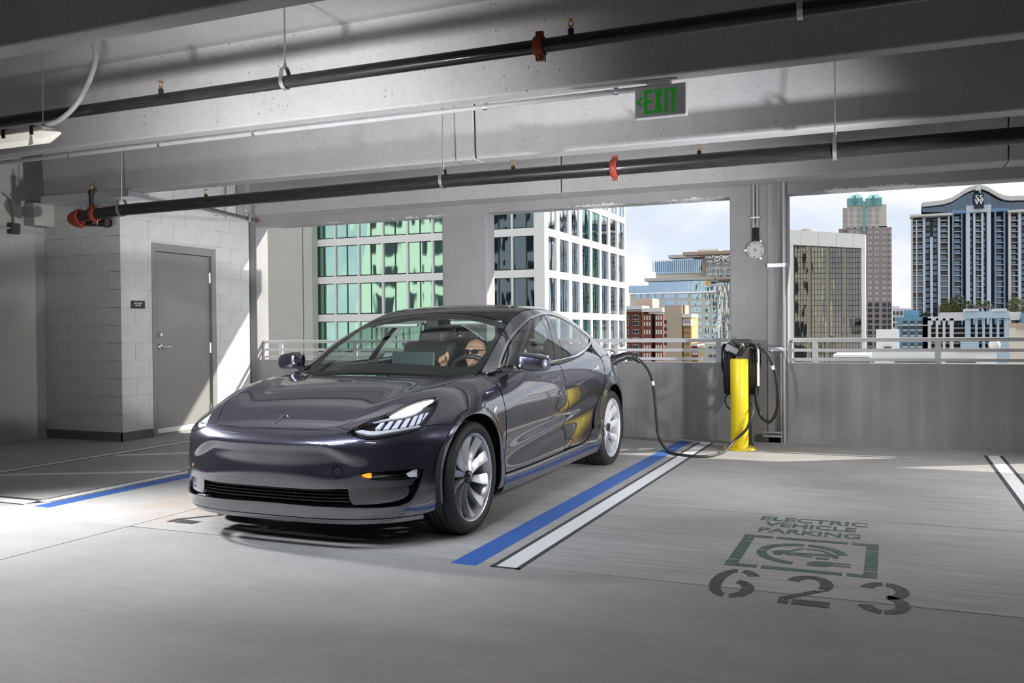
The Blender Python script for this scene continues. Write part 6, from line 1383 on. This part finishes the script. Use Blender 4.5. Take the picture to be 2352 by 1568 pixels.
def palm(px, label):
    c = at(px, 694, YD+7); base = at(px, 714, YD+7)[2]; t = thing('palm_tree', label, 'tree', (c[0], YD+7, base), 'planting on the podium deck'); h = c[2]-base
    MB().cyl((0, 0, 0), (0, 0, h), .10, 8, .07).build('trunk', B_trunk, t)
    mb = MB()
    for k in range(16):
        a = 2.4*k; e = .9-1.5*(k/16); L_ = 1.25
        P = [Vector((math.cos(a)*L_*q*math.cos(e*(1-q)), math.sin(a)*L_*q*math.cos(e*(1-q)), h+L_*(q*math.sin(e)-.55*q*q))) for q in np.linspace(0, 1, 6)]
        w = Vector((-math.sin(a), math.cos(a), 0))*.16; mb.grid([[p-w*(1-i/6) for i, p in enumerate(P)], [p+w*(1-i/6) for i, p in enumerate(P)]])
    mb.build('fronds', L_palm, t)
palm(2224, 'left palm of the three on the podium deck'); palm(2249, 'middle palm of the three on the podium deck'); palm(2270, 'right palm of the three on the podium deck')
pv = thing('pavilion', 'low dark hipped pavilion roof among the palms', 'pavilion'); c = at(2262, 706, YD+5)
MB().add([(at(2243, 707, YD+5)[0], YD+5, at(2243, 707, YD+5)[2]), (at(2285, 707, YD+5)[0], YD+5, at(2243, 707, YD+5)[2]), (at(2285, 707, YD+5)[0], YD+10, at(2243, 707, YD+5)[2]), (at(2243, 707, YD+5)[0], YD+10, at(2243, 707, YD+5)[2]), (c[0], YD+7.5, at(2262, 697, YD+5)[2])], [(0, 1, 4), (1, 2, 4), (2, 3, 4), (3, 0, 4)]).build('roof', pm('pavilion_roof', (.05, .035, .03), rough=.8), pv)
for dx in (2246, 2282): MB().cyl((at(dx, 707, YD+5)[0], YD+6, at(dx, 707, YD+5)[2]), (at(dx, 707, YD+5)[0], YD+6, at(dx, 716, YD+5)[2]), .15, 6).build('post', B_trunk, pv)
# ---- small white block and low roofs in front
sm_ = thing('small_white_block', 'small white block with dark windows left of the podium garage', 'building'); YQ = 190.0
down(2050, 2092, 708, YQ, 14, B_p1, sm_, 'wall'); slab('roof_box', 2049, 2067, 701, 709, YQ, 8, B_p1, sm_, 4)
for j in range(4):
    for i in range(3): win('window', 2051+8.5*j, 2055.5+8.5*j, 714.5+14*i, 723+14*i, YQ, G_black, sm_)
w1 = thing('white_warehouse', 'plain white boxy roof plant just right of the dark glass block', 'building'); YW1 = 90.0
down(2012, 2066, 756.5, YW1, 12, pm('warehouse_white', (.84, .84, .83), rough=.8), w1, 'wall'); slab('vent', 2030, 2047, 796, 798.5, YW1, .4, B_frame, w1, -.3)
w2 = thing('low_white_roof', 'long low white parking deck with dark slots behind the right railing', 'building'); YW2 = 70.0
down(1995, 2290, 804, YW2, 30, pm('deck_white', (.86, .86, .85), rough=.8), w2, 'wall'); slab('slot', 2055, 2150, 824, 832, YW2, .5, G_black, w2, -.2); slab('slot', 2172, 2240, 824, 832, YW2, .5, G_black, w2, -.2); slab('coping', 2195, 2290, 803, 806.5, YW2, 4, pm('coping_tan', (.62, .55, .42), rough=.8), w2, -.2)
w3 = thing('grey_ramp_roof', 'small grey sloping ramp roof with white edge behind the right railing', 'building'); YW3 = 55.0
down(1915, 1998, 823, YW3, 8, pm('ramp_grey', (.25, .25, .26), rough=.8), w3, 'wall'); slab('edge', 1914, 1999, 814, 820, YW3, 9, pm('deck_white', (.86, .86, .85), rough=.8), w3, -.4); slab('brick_pier', 2000, 2008, 825, 832, YW3, .6, pm('pier_brick', (.4, .14, .08), rough=.8), w3, -.2)
MB().ell((at(2284, 792, 100)[0], 100, at(2284, 792, 100)[2]), (.55, .55, .55), 14, 8).build('ball', pm('globe_white', (.8, .8, .8), rough=.4), w2, smooth=True)
w4 = thing('tan_corner_block', 'pale tan block at the right edge of the picture beyond the railing', 'building'); down(2333, 2420, 741, 95, 14, pm('corner_tan', (.66, .60, .52), rough=.85), w4, 'wall'); slab('fascia', 2331, 2420, 741, 752, 95, 14, pm('corner_brown', (.45, .34, .27), rough=.85), w4, -.4)
